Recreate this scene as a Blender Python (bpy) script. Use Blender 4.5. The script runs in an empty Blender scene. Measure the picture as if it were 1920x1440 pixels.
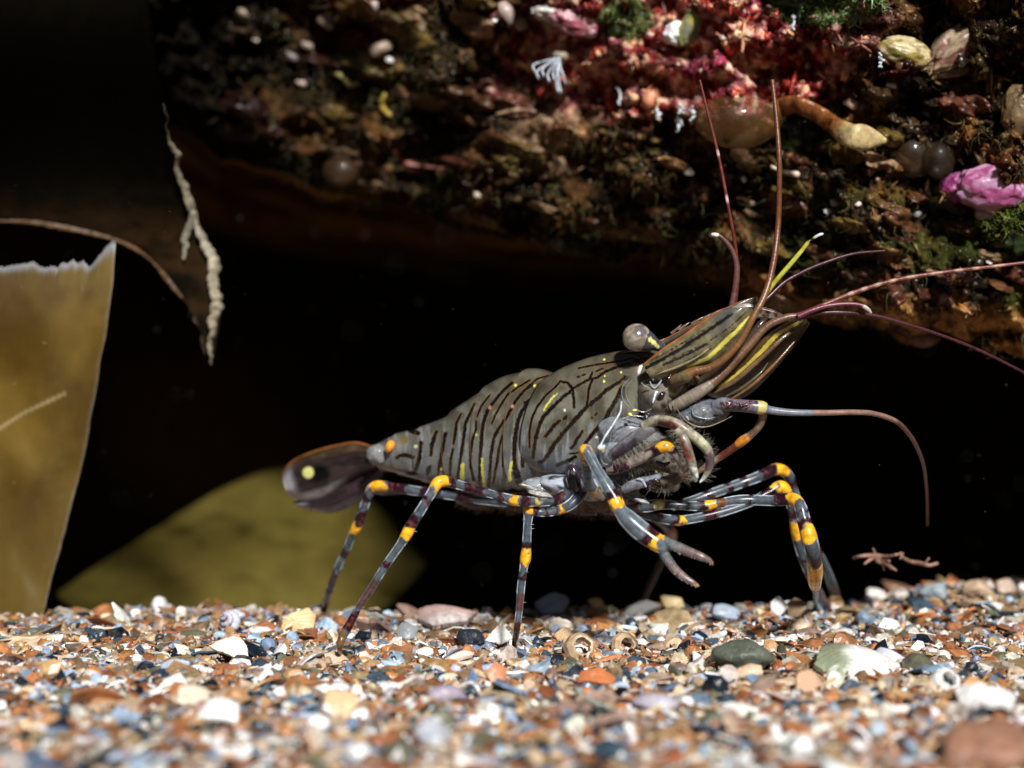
# one Blender unit = one centimetre: a prawn about five centimetres long under a rock ledge
import bpy, math, random
import numpy as np
from mathutils import Vector
R = np.random.default_rng(7)
random.seed(7)
S = bpy.context.scene
S.unit_settings.system = 'METRIC'; S.unit_settings.scale_length = 0.01

# ------------------------------------------------------------------ camera
F = 3045.0            # focal length in photo pixels (1920 wide)
H = 2.37              # lens height above the gravel
cam = bpy.data.objects.new('camera', bpy.data.cameras.new('camera')); S.collection.objects.link(cam)
cam.location = (0, 0, H); cam.rotation_euler = (math.radians(90), 0, 0)
cam.data.sensor_width = 36; cam.data.lens = F/1920*36
cam.data.clip_start = .1; cam.data.clip_end = 500
cam.data.dof.use_dof = True; cam.data.dof.focus_distance = 14.35; cam.data.dof.aperture_fstop = 0.23
cam.data.dof.aperture_blades = 0
S.camera = cam
# ------------------------------------------------------------------ light
SUN_EL, SUN_AZ = 36, 14      # elevation; degrees to the right of straight behind the lens
w = bpy.data.worlds.new('World'); S.world = w; w.use_nodes = True
nt = w.node_tree; bg = nt.nodes['Background']
sky = nt.nodes.new('ShaderNodeTexSky'); sky.sky_type = 'NISHITA'; sky.sun_disc = False
sky.sun_elevation = math.radians(SUN_EL); sky.sun_rotation = math.radians(180-SUN_AZ)
nt.links.new(sky.outputs[0], bg.inputs[0]); bg.inputs[1].default_value = 0.016
sd = bpy.data.lights.new('sun', 'SUN'); sd.energy = 5.0; sd.angle = math.radians(6); sd.color = (1, .985, .97)
sun = bpy.data.objects.new('sun', sd); S.collection.objects.link(sun)
_e, _a = math.radians(SUN_EL), math.radians(SUN_AZ)
sv = Vector((math.sin(_a)*math.cos(_e), -math.cos(_a)*math.cos(_e), math.sin(_e)))
sun.rotation_euler = sv.to_track_quat('Z', 'Y').to_euler(); sun.location = sv*60
S.view_settings.view_transform = 'Standard'; S.view_settings.look = 'None'
S.view_settings.gamma = 1; S.view_settings.exposure = 0.22
S.cycles.transparent_max_bounces = 16; S.cycles.max_bounces = 6
S.cycles.caustics_reflective = False; S.cycles.caustics_refractive = False

# ------------------------------------------------------------------ helpers
def P(px, py, D):
    px, py, D = np.broadcast_arrays(np.asarray(px, float), np.asarray(py, float), np.asarray(D, float))
    return np.stack([(px-960)/F*D, D, H-(py-720)/F*D], -1)
def unP(p):
    return 960+p[..., 0]/p[..., 1]*F, 720+(H-p[..., 2])/p[..., 1]*F
def _hash(i, j, k, s):
    n = (i*374761393 + j*668265263 + k*2147483647 + s*974634777) & 0xffffffff
    n = ((n ^ (n >> 13))*1274126177) & 0xffffffff
    n = (n ^ (n >> 16)) & 0xffffffff
    return n/4294967295.0
def vnoise(p, seed=0):
    f = np.floor(p).astype(np.int64); t = p-f; t = t*t*(3-2*t); r = 0
    for a in (0, 1):
        for b in (0, 1):
            for c in (0, 1):
                wt = (t[..., 0] if a else 1-t[..., 0])*(t[..., 1] if b else 1-t[..., 1])*(t[..., 2] if c else 1-t[..., 2])
                r = r+wt*_hash(f[..., 0]+a, f[..., 1]+b, f[..., 2]+c, seed)
    return r
def fbm(p, o=4, seed=0):
    r = 0; a = .5; q = np.array(p, float)
    for k in range(o):
        r = r+a*vnoise(q, seed+k*17); q = q*2.07+3.1; a *= .5
    return r/(1-.5**o)
def ss(a, b, x):
    t = np.clip((x-a)/(b-a), 0, 1); return t*t*(3-2*t)
def seg_dist(x, y, poly):
    """distance of each point to a polyline, and the fraction along it"""
    best = np.full(x.shape, 1e9); fr = np.zeros(x.shape); n = len(poly)-1
    for i in range(n):
        (x0, y0), (x1, y1) = poly[i][:2], poly[i+1][:2]; dx, dy = x1-x0, y1-y0
        t = np.clip(((x-x0)*dx+(y-y0)*dy)/(dx*dx+dy*dy+1e-9), 0, 1)
        d = np.hypot(x-x0-t*dx, y-y0-t*dy); m = d < best
        best = np.where(m, d, best); fr = np.where(m, (i+t)/n, fr)
    return best, fr
def smooth(ctrl, per=8):
    """Catmull-Rom through rows of ctrl; returns samples and their control index"""
    c = np.asarray(ctrl, float); n = len(c)
    q = np.vstack([2*c[0]-c[1], c, 2*c[-1]-c[-2]])
    out = []; T = []
    for i in range(n-1):
        p0, p1, p2, p3 = q[i:i+4]
        k = max(3, int(np.hypot(*(p2-p1)[:2])/per)) if per > 0 else -per
        for j in range(k):
            t = j/k
            out.append(.5*((2*p1)+(-p0+p2)*t+(2*p0-5*p1+4*p2-p3)*t*t+(-p0+3*p1-3*p2+p3)*t**3)); T.append(i+t)
    out.append(c[-1]); T.append(n-1)
    return np.array(out), np.array(T)
def resample(poly, n):
    p = np.asarray(poly, float); s, _ = smooth(p, 3) if len(p) > 2 else (p, None)
    d = np.r_[0, np.cumsum(np.linalg.norm(np.diff(s, axis=0), axis=1))]
    u = np.linspace(0, d[-1], n)
    return np.stack([np.interp(u, d, s[:, k]) for k in range(s.shape[1])], 1)

def L3(a, b, t): return np.array(a)+(np.array(b)-np.array(a))*t[..., None]
class MB:
    def __init__(self): self.v = []; self.f = []; self.c = []; self.n = 0
    def add(self, v, tris, col):
        v = np.asarray(v, float).reshape(-1, 3); col = np.asarray(col, float)
        if col.ndim == 1: col = np.tile(col, (len(v), 1))
        if col.shape[1] == 3: col = np.hstack([col, np.ones((len(col), 1))])
        self.v.append(v); self.f.append(np.asarray(tris, np.int64)+self.n); self.c.append(col); self.n += len(v)
        return self
    def build(self, name, mat, parent=None, smooth=True, origin=None, **tags):
        v = np.vstack(self.v); f = np.vstack(self.f); c = np.vstack(self.c)
        me = bpy.data.meshes.new(name)
        if parent is not None: o0 = world_of(parent)
        elif origin is not None: o0 = np.array(origin, float)
        else: o0 = np.array([(v[:, 0].min()+v[:, 0].max())/2, (v[:, 1].min()+v[:, 1].max())/2, v[:, 2].min()])
        vv = (v-o0).astype(np.float32)
        me.vertices.add(len(vv)); me.vertices.foreach_set('co', vv.ravel())
        me.loops.add(len(f)*3); me.loops.foreach_set('vertex_index', f.ravel().astype(np.int32))
        me.polygons.add(len(f)); me.polygons.foreach_set('loop_start', np.arange(0, len(f)*3, 3, dtype=np.int32))
        me.polygons.foreach_set('use_smooth', np.full(len(f), bool(smooth)))
        a = me.color_attributes.new('col', 'FLOAT_COLOR', 'POINT'); a.data.foreach_set('color', c.astype(np.float32).ravel())
        me.update(calc_edges=True); me.validate()
        me.materials.append(mat)
        o = bpy.data.objects.new(name, me); S.collection.objects.link(o)
        if parent is not None: o.parent = parent
        else: o.location = o0
        for k, val in tags.items(): o[k] = val
        return o
def world_of(o):
    p = np.zeros(3)
    while o is not None: p = p+np.array(o.location); o = o.parent
    return p
def grid_tris(nu, nv, wrap=False):
    a = np.arange(nu-1)[:, None]; b = np.arange(nv if wrap else nv-1)[None, :]
    i0 = a*nv+b; i1 = a*nv+(b+1) % nv; i2 = (a+1)*nv+b; i3 = (a+1)*nv+(b+1) % nv
    return np.concatenate([np.stack([i0, i2, i3], -1).reshape(-1, 3), np.stack([i0, i3, i1], -1).reshape(-1, 3)])
def tag(o, label=None, category=None, group=None, kind=None):
    for k, v in (('label', label), ('category', category), ('group', group), ('kind', kind)):
        if v: o[k] = v
    return o
def empty(name, loc, **kw):
    o = bpy.data.objects.new(name, None); S.collection.objects.link(o); o.location = loc
    o.empty_display_size = .3
    return tag(o, **kw)
def tube3(mb, pts, rad, col, ns=14, flat=None):
    """pts (n,3), rad (n,), col (n,4) or callable(i_frac array, angle array)"""
    pts = np.asarray(pts, float); n = len(pts)
    t = np.gradient(pts, axis=0); t /= np.linalg.norm(t, axis=1)[:, None]+1e-12
    up = np.array([0, -1, 0.05]); N = []
    a = np.cross(t[0], up); a /= np.linalg.norm(a)+1e-9
    for i in range(n):
        a = a-t[i]*a.dot(t[i]); a /= np.linalg.norm(a)+1e-9; N.append(a.copy())
    N = np.array(N); B = np.cross(t, N)
    ang = np.linspace(0, 2*np.pi, ns, endpoint=False)
    fl = 1.0 if flat is None else flat
    v = pts[:, None]+rad[:, None, None]*(N[:, None]*np.cos(ang)[None, :, None]+B[:, None]*fl*np.sin(ang)[None, :, None])
    c = np.repeat(np.asarray(col)[:, None], ns, 1)
    tr = grid_tris(n, ns, True); v = v.reshape(-1, 3); c = c.reshape(-1, c.shape[-1])
    v = np.vstack([v, pts[0], pts[-1]]); c = np.vstack([c, c[0], c[-1]])
    k = np.arange(ns); e0 = n*ns; e1 = e0+1
    tr = np.vstack([tr, np.stack([np.full(ns, e0), k, (k+1) % ns], 1), np.stack([np.full(ns, e1), (n-1)*ns+(k+1) % ns, (n-1)*ns+k], 1)])
    mb.add(v, tr, c)
def ico(sub):
    import bmesh
    bm = bmesh.new(); bmesh.ops.create_icosphere(bm, subdivisions=sub, radius=1)
    v = np.array([q.co[:] for q in bm.verts]); f = np.array([[q.index for q in p.verts] for p in bm.faces]); bm.free()
    return v, f
ICO = {k: ico(k) for k in (1, 2, 3, 4, 5)}
def rotm(e):
    e = np.atleast_2d(e); cx, cy, cz = np.cos(e).T; sx, sy, sz = np.sin(e).T; z = np.zeros_like(cx); o = z+1
    X = np.stack([o, z, z, z, cx, -sx, z, sx, cx], 1).reshape(-1, 3, 3)
    Y = np.stack([cy, z, sy, z, o, z, -sy, z, cy], 1).reshape(-1, 3, 3)
    Z = np.stack([cz, -sz, z, sz, cz, z, z, z, o], 1).reshape(-1, 3, 3)
    return Z@Y@X
def scatter(mb, protos, pos, eul, scl, col, jit=.0):
    which = R.integers(0, len(protos), len(pos))
    for k, (pv, pf) in enumerate(protos):
        m = which == k; n = int(m.sum())
        if not n: continue
        M = rotm(eul[m]); v = (pv[None]*scl[m][:, None, :])@np.transpose(M, (0, 2, 1))+pos[m][:, None]
        f = pf[None]+np.arange(n)[:, None, None]*len(pv)
        c = np.repeat(col[m][:, None], len(pv), 1)
        if jit: c = c*(1+jit*(R.random((n, len(pv), 1))-.5))
        mb.add(v.reshape(-1, 3), f.reshape(-1, 3), c.reshape(-1, c.shape[-1]))

# ------------------------------------------------------------------ materials
def mat(name, rough=.5, vary=.35, vscale=6, bump=.2, bscale=12, alpha=False, coat=0, sss=0, spec=.5, sheen=0, speck=None, bdist=.02, trans=0):
    m = bpy.data.materials.new(name); m.use_nodes = True; t = m.node_tree; L = t.links
    b = t.nodes['Principled BSDF']; at = t.nodes.new('ShaderNodeAttribute'); at.attribute_name = 'col'
    tc = t.nodes.new('ShaderNodeTexCoord'); nz = t.nodes.new('ShaderNodeTexNoise'); nz.inputs['Scale'].default_value = vscale
    nz.inputs['Detail'].default_value = 6; nz.inputs['Roughness'].default_value = .65
    L.new(tc.outputs['Object'], nz.inputs['Vector'])
    mr = t.nodes.new('ShaderNodeMapRange'); mr.inputs[1].default_value = .3; mr.inputs[2].default_value = .7
    mr.inputs[3].default_value = 1-vary; mr.inputs[4].default_value = 1+vary
    L.new(nz.outputs[0], mr.inputs[0])
    mx = t.nodes.new('ShaderNodeMix'); mx.data_type = 'RGBA'; mx.blend_type = 'MULTIPLY'; mx.inputs[0].default_value = 1
    L.new(at.outputs['Color'], mx.inputs[6]); L.new(mr.outputs[0], mx.inputs[7])
    out = mx.outputs[2]
    if speck:
        vo = t.nodes.new('ShaderNodeTexNoise'); vo.inputs['Scale'].default_value = speck[0]; vo.inputs['Detail'].default_value = 3
        L.new(tc.outputs['Object'], vo.inputs['Vector'])
        r2 = t.nodes.new('ShaderNodeMapRange'); r2.inputs[1].default_value = speck[1]; r2.inputs[2].default_value = speck[1]+.06
        L.new(vo.outputs[0], r2.inputs[0])
        m2 = t.nodes.new('ShaderNodeMix'); m2.data_type = 'RGBA'; m2.inputs[7].default_value = (*speck[2], 1)
        ml = t.nodes.new('ShaderNodeMath'); ml.operation = 'MULTIPLY'; ml.inputs[1].default_value = speck[3]
        L.new(r2.outputs[0], ml.inputs[0]); L.new(ml.outputs[0], m2.inputs[0]); L.new(out, m2.inputs[6]); out = m2.outputs[2]
    L.new(out, b.inputs['Base Color'])
    b.inputs['Roughness'].default_value = rough; b.inputs['Specular IOR Level'].default_value = spec
    b.inputs['Coat Weight'].default_value = coat; b.inputs['Coat Roughness'].default_value = .06
    if sss:
        b.inputs['Subsurface Weight'].default_value = sss; b.inputs['Subsurface Scale'].default_value = .12
        b.inputs['Subsurface Radius'].default_value = (1, .7, .5)
    if sheen: b.inputs['Sheen Weight'].default_value = sheen; b.inputs['Sheen Roughness'].default_value = .25; b.inputs['Sheen Tint'].default_value = (.75, .85, 1, 1)
    if trans: b.inputs['Transmission Weight'].default_value = trans; b.inputs['IOR'].default_value = 1.33
    if alpha: L.new(at.outputs['Alpha'], b.inputs['Alpha'])
    if bump:
        n2 = t.nodes.new('ShaderNodeTexNoise'); n2.inputs['Scale'].default_value = bscale; n2.inputs['Detail'].default_value = 5
        L.new(tc.outputs['Object'], n2.inputs['Vector'])
        bp = t.nodes.new('ShaderNodeBump'); bp.inputs['Strength'].default_value = bump; bp.inputs['Distance'].default_value = bdist
        L.new(n2.outputs[0], bp.inputs['Height']); L.new(bp.outputs[0], b.inputs['Normal'])
    return m
M_gravel = mat('shell_gravel', rough=.3, vary=.5, vscale=9, bump=.35, bscale=22, bdist=.02, spec=.45)
M_shell = mat('shell_piece', rough=.38, vary=.22, vscale=5, bump=.4, bscale=16, bdist=.02, speck=(14, .60, (.30, .17, .08), .5))
M_pebble = mat('pebble', rough=.5, vary=.35, vscale=10, bump=.6, bscale=25, bdist=.02, speck=(40, .62, (.3, .32, .3), .5))
M_ground = mat('sand_bed', rough=.8, vary=.6, vscale=9, bump=.8, bscale=9, bdist=.05)
M_rock = mat('encrusted_rock', spec=.05, rough=.7, vary=.85, vscale=7, bump=1, bscale=9, bdist=.10)
M_growth = mat('encrusting_growth', rough=.32, vary=.55, vscale=8, bump=.5, bscale=14, bdist=.03, sss=.15, spec=.35)
M_turf = mat('algal_turf', rough=.6, vary=.3, bump=0)
M_kelp = mat('kelp', coat=.35, rough=.30, vary=.16, vscale=1.3, bump=.12, bscale=6, bdist=.03, sss=.25, speck=(9, .70, (.30, .26, .16), .5))
M_olive = mat('olive_kelp', rough=.9, vary=.25, vscale=1.0, bump=.1, spec=.05)
M_dark = mat('dark_kelp', rough=.75, vary=.3, bump=.1, spec=.05)
M_edge = mat('torn_edge', rough=.5, vary=.6, vscale=12, bump=.7, bscale=14, bdist=.04)
M_jelly = mat('jelly', spec=.25, rough=.5, vary=.4, vscale=3, bump=.2, bscale=5, alpha=True, sss=.3, coat=.3)
M_body = mat('prawn_shell', rough=.2, vary=.25, vscale=4, bump=.32, bscale=15, bdist=.010, sss=.15, coat=.6, spec=.4, speck=(75, .57, (.05, .045, .03), .35))
M_leg = mat('prawn_limb', rough=.24, vary=.45, vscale=16, bump=.15, bscale=16, bdist=.008, alpha=True, coat=.05, spec=.4, sheen=.12)
M_scale = mat('antennal_scale', rough=.22, vary=.45, vscale=6, bump=.1, bscale=10, bdist=.01, alpha=True, coat=.3, spec=.5)
M_flag = mat('flagellum', rough=.35, vary=.35, vscale=16, bump=.3, bscale=20, bdist=.01, alpha=True)
M_eye = mat('eye', rough=.22, vary=.5, vscale=9, bump=.05, bscale=30, bdist=.004, coat=1, spec=.8, speck=(30, .58, (.20, .18, .05), .5))

# ------------------------------------------------------------------ the gravel bed
def Gz(x, y):
    x = np.asarray(x, float); y = np.asarray(y, float)
    px = 960+x/np.maximum(y, 1)*F
    crest = 16.9+1.3*ss(1420, 1800, px)+.2*np.sin(x*1.3)
    z = -np.maximum(0, y-crest)*.30
    z = z+.10*(fbm(np.stack([x*.7, y*.7, x*0], -1), 3, 5)-.5)*2*.55
    z = z+.09*np.exp(-((px-1480)/90)**2-((y-16.2)/.8)**2)+.12*ss(1560, 1800, px)*ss(15, 17.5, y)
    return z-.02
def on_ground(px, py):
    D = np.full(np.shape(px), 14.) if np.ndim(px) else 14.
    for _ in range(25):
        x = (np.asarray(px)-960)/F*D; D = .5*D+.5*(H-Gz(x, D))*F/(np.asarray(py)-720.)
    return D
gx = np.linspace(-60, 60, 240); gx = np.sign(gx)*np.abs(gx/60)**2.2*60; gy = np.r_[np.linspace(-20, 6, 14), np.linspace(6.2, 22, 160), np.linspace(22.5, 120, 50)]
X, Y = np.meshgrid(gx, gy, indexing='ij'); Z = Gz(X, Y)-.05; Z = np.maximum(Z, -9)
gc = np.array([.10, .055, .028])*(1+0*X[..., None])
MB().add(np.stack([X, Y, Z], -1), grid_tris(*X.shape)[:, ::-1], gc.reshape(-1, 3)).build('sand_bed', M_ground, origin=(0, 0, 0), kind='structure')

def poly_r(th, k, seed, lo=.6, hi=1.):
    g = np.random.default_rng(seed); a = np.sort((np.arange(k)+g.uniform(-.35, .35, k))*2*np.pi/k); d = g.uniform(lo, hi, k)
    c = np.cos(th[:, None]-a[None]); c = np.where(c > .05, d/np.maximum(c, .05), 9)
    return np.minimum(c.min(1), 1.35)
def chip(seed, rings=2, n=10, thick=.14, bend=.35, k=None, rib=0, rough=0.):
    g = np.random.default_rng(seed); th = np.arange(n)*2*np.pi/n; k = k or g.integers(4, 7)
    r = poly_r(th, k, seed)*(1+rough*(g.random(n)-.5)); bx, by = bend*g.uniform(.3, 1), bend*g.uniform(-.3, 1)
    V = []; C = []
    for side in (1, -1):
        for i in range(1, rings+1):
            q = i/rings*(1 if i < rings else .97); x = r*q*np.cos(th); y = r*q*np.sin(th)
            z = -bx*x*x-by*y*y+side*thick*(1-.4*(i/rings)**3)
            if rib: z = z+rib*np.sin(np.arctan2(y, x+1.15)*26)*(q**.5)
            if rough: z = z+rough*.25*(g.random(n)-.5)
            V.append(np.stack([x, y, z], 1))
        V.append(np.array([[0, 0, side*thick]]))
    v = np.vstack(V); T = []
    for s in (0, 1):
        o = s*(rings*n+1); c = o+rings*n
        for j in range(n):
            j2 = (j+1) % n; a = [c, o+j, o+j2]; T.append(a if s == 0 else a[::-1])
            for i in range(rings-1):
                p, q, u, w_ = o+i*n+j, o+i*n+j2, o+(i+1)*n+j, o+(i+1)*n+j2
                T += [[p, u, w_], [p, w_, q]] if s == 0 else [[p, w_, u], [p, q, w_]]
    o2 = rings*n+1
    for j in range(n):
        j2 = (j+1) % n; a, b = (rings-1)*n+j, (rings-1)*n+j2; c, d = a+o2, b+o2
        T += [[a, c, d], [a, d, b]]
    return v, np.array(T)
def stone(seed, sub=1, planes=9, soft=0., ns=.1):
    g = np.random.default_rng(seed); v, f = ICO[sub]; nrm = g.normal(size=(planes, 3)); nrm /= np.linalg.norm(nrm, axis=1)[:, None]
    d = g.uniform(.55, .95, planes); c = v@nrm.T; r = np.where(c > .05, d/np.maximum(c, .05), 9).min(1); r = np.minimum(r, 1.05)
    r = r*(1-soft)+soft
    if ns: r = r*(1+ns*2*(fbm(v*2.3+seed, 3, seed)-.5))
    return v*r[:, None], f.copy()
chips = [chip(100+i, 2, 10, thick=R.uniform(.06, .20), bend=R.uniform(.1, .8), k=[3, 4, 4, 5, 6][i % 5], rough=.4) for i in range(30)]
stones = [stone(200+i, 2, 6, R.uniform(0, .3), .25) for i in range(22)]
PAL = np.array([[.40, .165, .06], [.28, .115, .05], [.46, .27, .12], [.24, .085, .035], [.52, .38, .25], [.20, .13, .07], [.62, .56, .48],
                [.82, .81, .78], [.14, .20, .28], [.04, .065, .09], [.010, .016, .026], [.30, .20, .16], [.34, .44, .56], [.13, .13, .085], [.30, .21, .11]])
PW = np.array([.10, .09, .10, .05, .12, .07, .10, .10, .07, .06, .06, .06, .07, .035, .04]); PW /= PW.sum()
def palette(n):
    c = PAL[R.choice(len(PAL), n, p=PW)]
    return np.clip(c*(R.uniform(.75, 1.25, (n, 1)))*(1+.10*(R.random((n, 3))-.5)), 0, .9)
HOLES = []
def bed(n, smin, smax, power, y0, y1, zoff, tilt, protos_mix=.6):
    y = y0+(y1-y0)*R.random(n)**.85; x = (R.random(n)*2-1)*(y*.345+.5)
    s = smin+(smax-smin)*R.random(n)**power
    z = Gz(x, y)+zoff[0]+(zoff[1]-zoff[0])*R.random(n)
    e = np.stack([R.normal(0, tilt, n), R.normal(0, tilt, n), R.uniform(0, 6.28, n)], 1)
    sc = s[:, None]*np.stack([R.uniform(.6, 1.25, n), R.uniform(.6, 1.25, n), R.uniform(.6, 1.2, n)], 1)
    keep = np.ones(n, bool)
    for hx, hy, hr in HOLES: keep &= (s < .045) | (((x-hx)/hr)**2+((y-hy)/(hr*.8))**2 > 1)
    return np.stack([x, y, z], 1)[keep], e[keep], sc[keep], palette(n)[keep]
gm = MB()
def put(n, mixc, *a, **k):
    pos, e, sc, c = bed(n, *a, **k); m = R.random(len(pos)) < mixc
    scatter(gm, chips, pos[m], e[m], sc[m], c[m], .25)
    s2 = sc[~m]*.62; scatter(gm, stones, pos[~m], e[~m], s2, c[~m], .25)
# single pieces one can pick out
def place(v, f, px, py, wpx, col, name, m, label, cat, eul=(0, 0, 0), lift=0., group=None, stretch=(1, 1, 1), sm=False, D=None, colf=None):
    if D is None: D = float(on_ground(px, py))
    s = wpx/2/F*D; v = v*np.array(stretch)*s; v = v@rotm(eul)[0].T
    x = (px-960)/F*D; z = float(Gz(x, D))+lift*s+.022
    c = np.array(col) if colf is None else colf(v/s)
    o = MB().add(v+np.array([x, D, z]), f, c).build(name, m, smooth=sm)
    return tag(o, label, cat, group)
def r_(d): return math.radians(d)
HC = lambda seed, **k: chip(seed, rings=7, n=40, **k)
def two(c1, c2, ax, th, sharp=.15):
    c1, c2 = np.array(c1), np.array(c2)
    return lambda v: c1+(c2-c1)*ss(th-sharp, th+sharp, (v@np.array(ax))+.25*(fbm(v*3, 3, 3)-.5))[:, None]
CHIPS = [
 (1602, 1262, 205, (.85, .83, .78), 'shell_fragment', 'largest white shell fragment with a grey green patch on its face', (30, 6, 6), .25, (1, .62, 1), .08, two((.85, .83, .78), (.22, .25, .16), (-1, .1, 0), .12)),
 (938, 1208, 62, (.86, .83, .76), 'shell_fragment', 'white rounded shell fragment just left of the prawn\'s middle foot', (50, -5, 20), .4, (1, .8, 1), .12, None),
 (838, 1178, 140, (.42, .30, .27), 'shell_fragment', 'long pinkish brown shell fragment lying on the gravel crest under the belly', (40, 4, -8), .3, (1, .42, 1), .14, two((.42, .29, .26), (.85, .80, .76), (0, -1, 0), .2)),
 (1037, 1160, 82, (.33, .37, .45), 'mussel_shell', 'blue grey domed shell on the crest right of the middle foot', (50, 0, 0), .5, (1, .7, 1), .2, None),
 (1362, 1165, 84, (.32, .38, .46), 'mussel_shell', 'blue grey wavy shell on the crest below the open claw', (42, 8, 14), .4, (1, .5, 1), .15, None),
 (1202, 1160, 84, (.36, .36, .34), 'shell_fragment', 'grey speckled shell leaning on the crest left of the open claw', (40, -22, 12), .35, (1, .5, 1), .16, None),
 (436, 1238, 88, (.86, .78, .66), 'shell_fragment', 'jagged white shell with an orange middle and black underside below the snail', (44, 14, -20), .5, (1, .62, 1), .13, two((.88, .82, .74), (.62, .33, .12), (.6, .8, 0), .35)),
 (641, 1352, 82, (.68, .44, .24), 'shell_fragment', 'tan five sided slab with a thick white edge in the left foreground', (48, -18, 24), .6, (1, .85, 1), .16, two((.68, .44, .24), (.85, .80, .75), (-.7, -.8, 0), .62, .05)),
 (594, 1372, 46, (.88, .88, .86), 'shell_fragment', 'small bright white chip left of the tan five sided slab', (35, 0, 0), .5, (1, .9, 1), .2, None),
 (413, 1360, 104, (.88, .88, .86), 'shell_fragment', 'flat bright white jagged chip in the left foreground', (30, 5, -10), .4, (1, .6, 1), .12, None),
 (366, 1335, 84, (.72, .64, .48), 'shell_fragment', 'cream lumpy shell piece behind the flat white chip', (42, 10, 30), .4, (1, .8, 1), .25, None),
 (800, 1236, 40, (.86, .78, .68), 'shell_fragment', 'small cream chip right of the hooked foot', (40, 0, 10), .5, (1, .8, 1), .2, None),
 (853, 1252, 60, (.80, .62, .54), 'shell_fragment', 'pale pink broken bar of shell in front of the black pebble', (35, -25, 25), .5, (1, .38, 1), .2, None),
 (762, 1200, 52, (.22, .24, .25), 'mussel_shell', 'dark grey curled shell between the rear foot and the black pebble', (60, 0, 0), .4, (1, .7, 1), .14, None),
 (848, 1318, 92, (.32, .27, .33), 'mussel_shell', 'purple grey shell below the pale pink bar', (35, 14, 20), .4, (1, .5, 1), .13, None),
 (1121, 1290, 86, (.50, .16, .055), 'shell_fragment', 'rust red shell piece right of centre', (40, 6, 0), .4, (1, .5, 1), .14, None),
 (932, 1284, 46, (.52, .21, .10), 'shell_fragment', 'rust orange hollow shell below the middle foot', (60, 0, 20), .6, (1, 1, 1), .16, None),
 (1232, 1332, 92, (.42, .38, .44), 'mussel_shell', 'lilac grey shell chip in the foreground right of the pale tube', (32, 5, -10), .35, (1, .5, 1), .12, None),
 (1461, 1156, 38, (.88, .87, .84), 'shell_fragment', 'white block of shell standing under an orange stone on the mound', (80, 0, 8), .8, (1, .9, 1), .3, None),
 (1497, 1160, 46, (.30, .20, .12), 'shell_fragment', 'brown upright flake on the mound beside the white block', (74, 15, -30), .7, (1, .9, 1), .12, None),
 (1669, 1182, 44, (.82, .82, .84), 'shell_fragment', 'white serrated chip above the large white shell', (48, 0, 20), .4, (1, .7, 1), .16, None),
 (1660, 1246, 60, (.55, .57, .66), 'mussel_shell', 'lilac white chip touching the right side of the large white shell', (38, 10, -30), .4, (1, .6, 1), .13, None),
 (1405, 1282, 72, (.66, .45, .30), 'shell_fragment', 'peach domed shell below the grey green stone', (40, -10, 0), .5, (1, .6, 1), .3, None),
 (1520, 1300, 80, (.60, .37, .24), 'shell_fragment', 'pale orange shell flake below the large white shell', (45, 14, 20), .4, (1, .8, 1), .13, None),
 (1120, 1150, 40, (.50, .30, .14), 'shell_fragment', 'amber shell chip on the crest between the two grey shells', (70, 0, 40), .6, (1, .8, 1), .12, None),
 (1262, 1152, 40, (.56, .42, .20), 'shell_fragment', 'golden shell chip upright on the crest', (76, 10, 0), .8, (1, .9, 1), .12, None),
]
RIB = [(566, 1186, 80, (.74, .50, .26), 'ribbed golden scallop fragment left of the hooked foot', (38, 0, 10)),
       (327, 1268, 80, (.42, .48, .58), 'ribbed blue grey scallop fragment in the left middle', (30, 0, -10)),
       (812, 1398, 96, (.40, .42, .46), 'ribbed grey shell fragment in the blurred foreground', (35, 8, 20)),
       (1060, 1205, 54, (.55, .38, .22), 'small ribbed tan fragment beside the hollow barnacle', (45, 0, 30)),
       (1045, 1185, 60, (.50, .44, .36), 'small ribbed grey tan fragment right of the middle foot', (40, 0, -30)),
       (1850, 1338, 130, (.62, .60, .58), 'large ribbed pale shell fragment at the right foreground', (25, 5, 0))]
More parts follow.
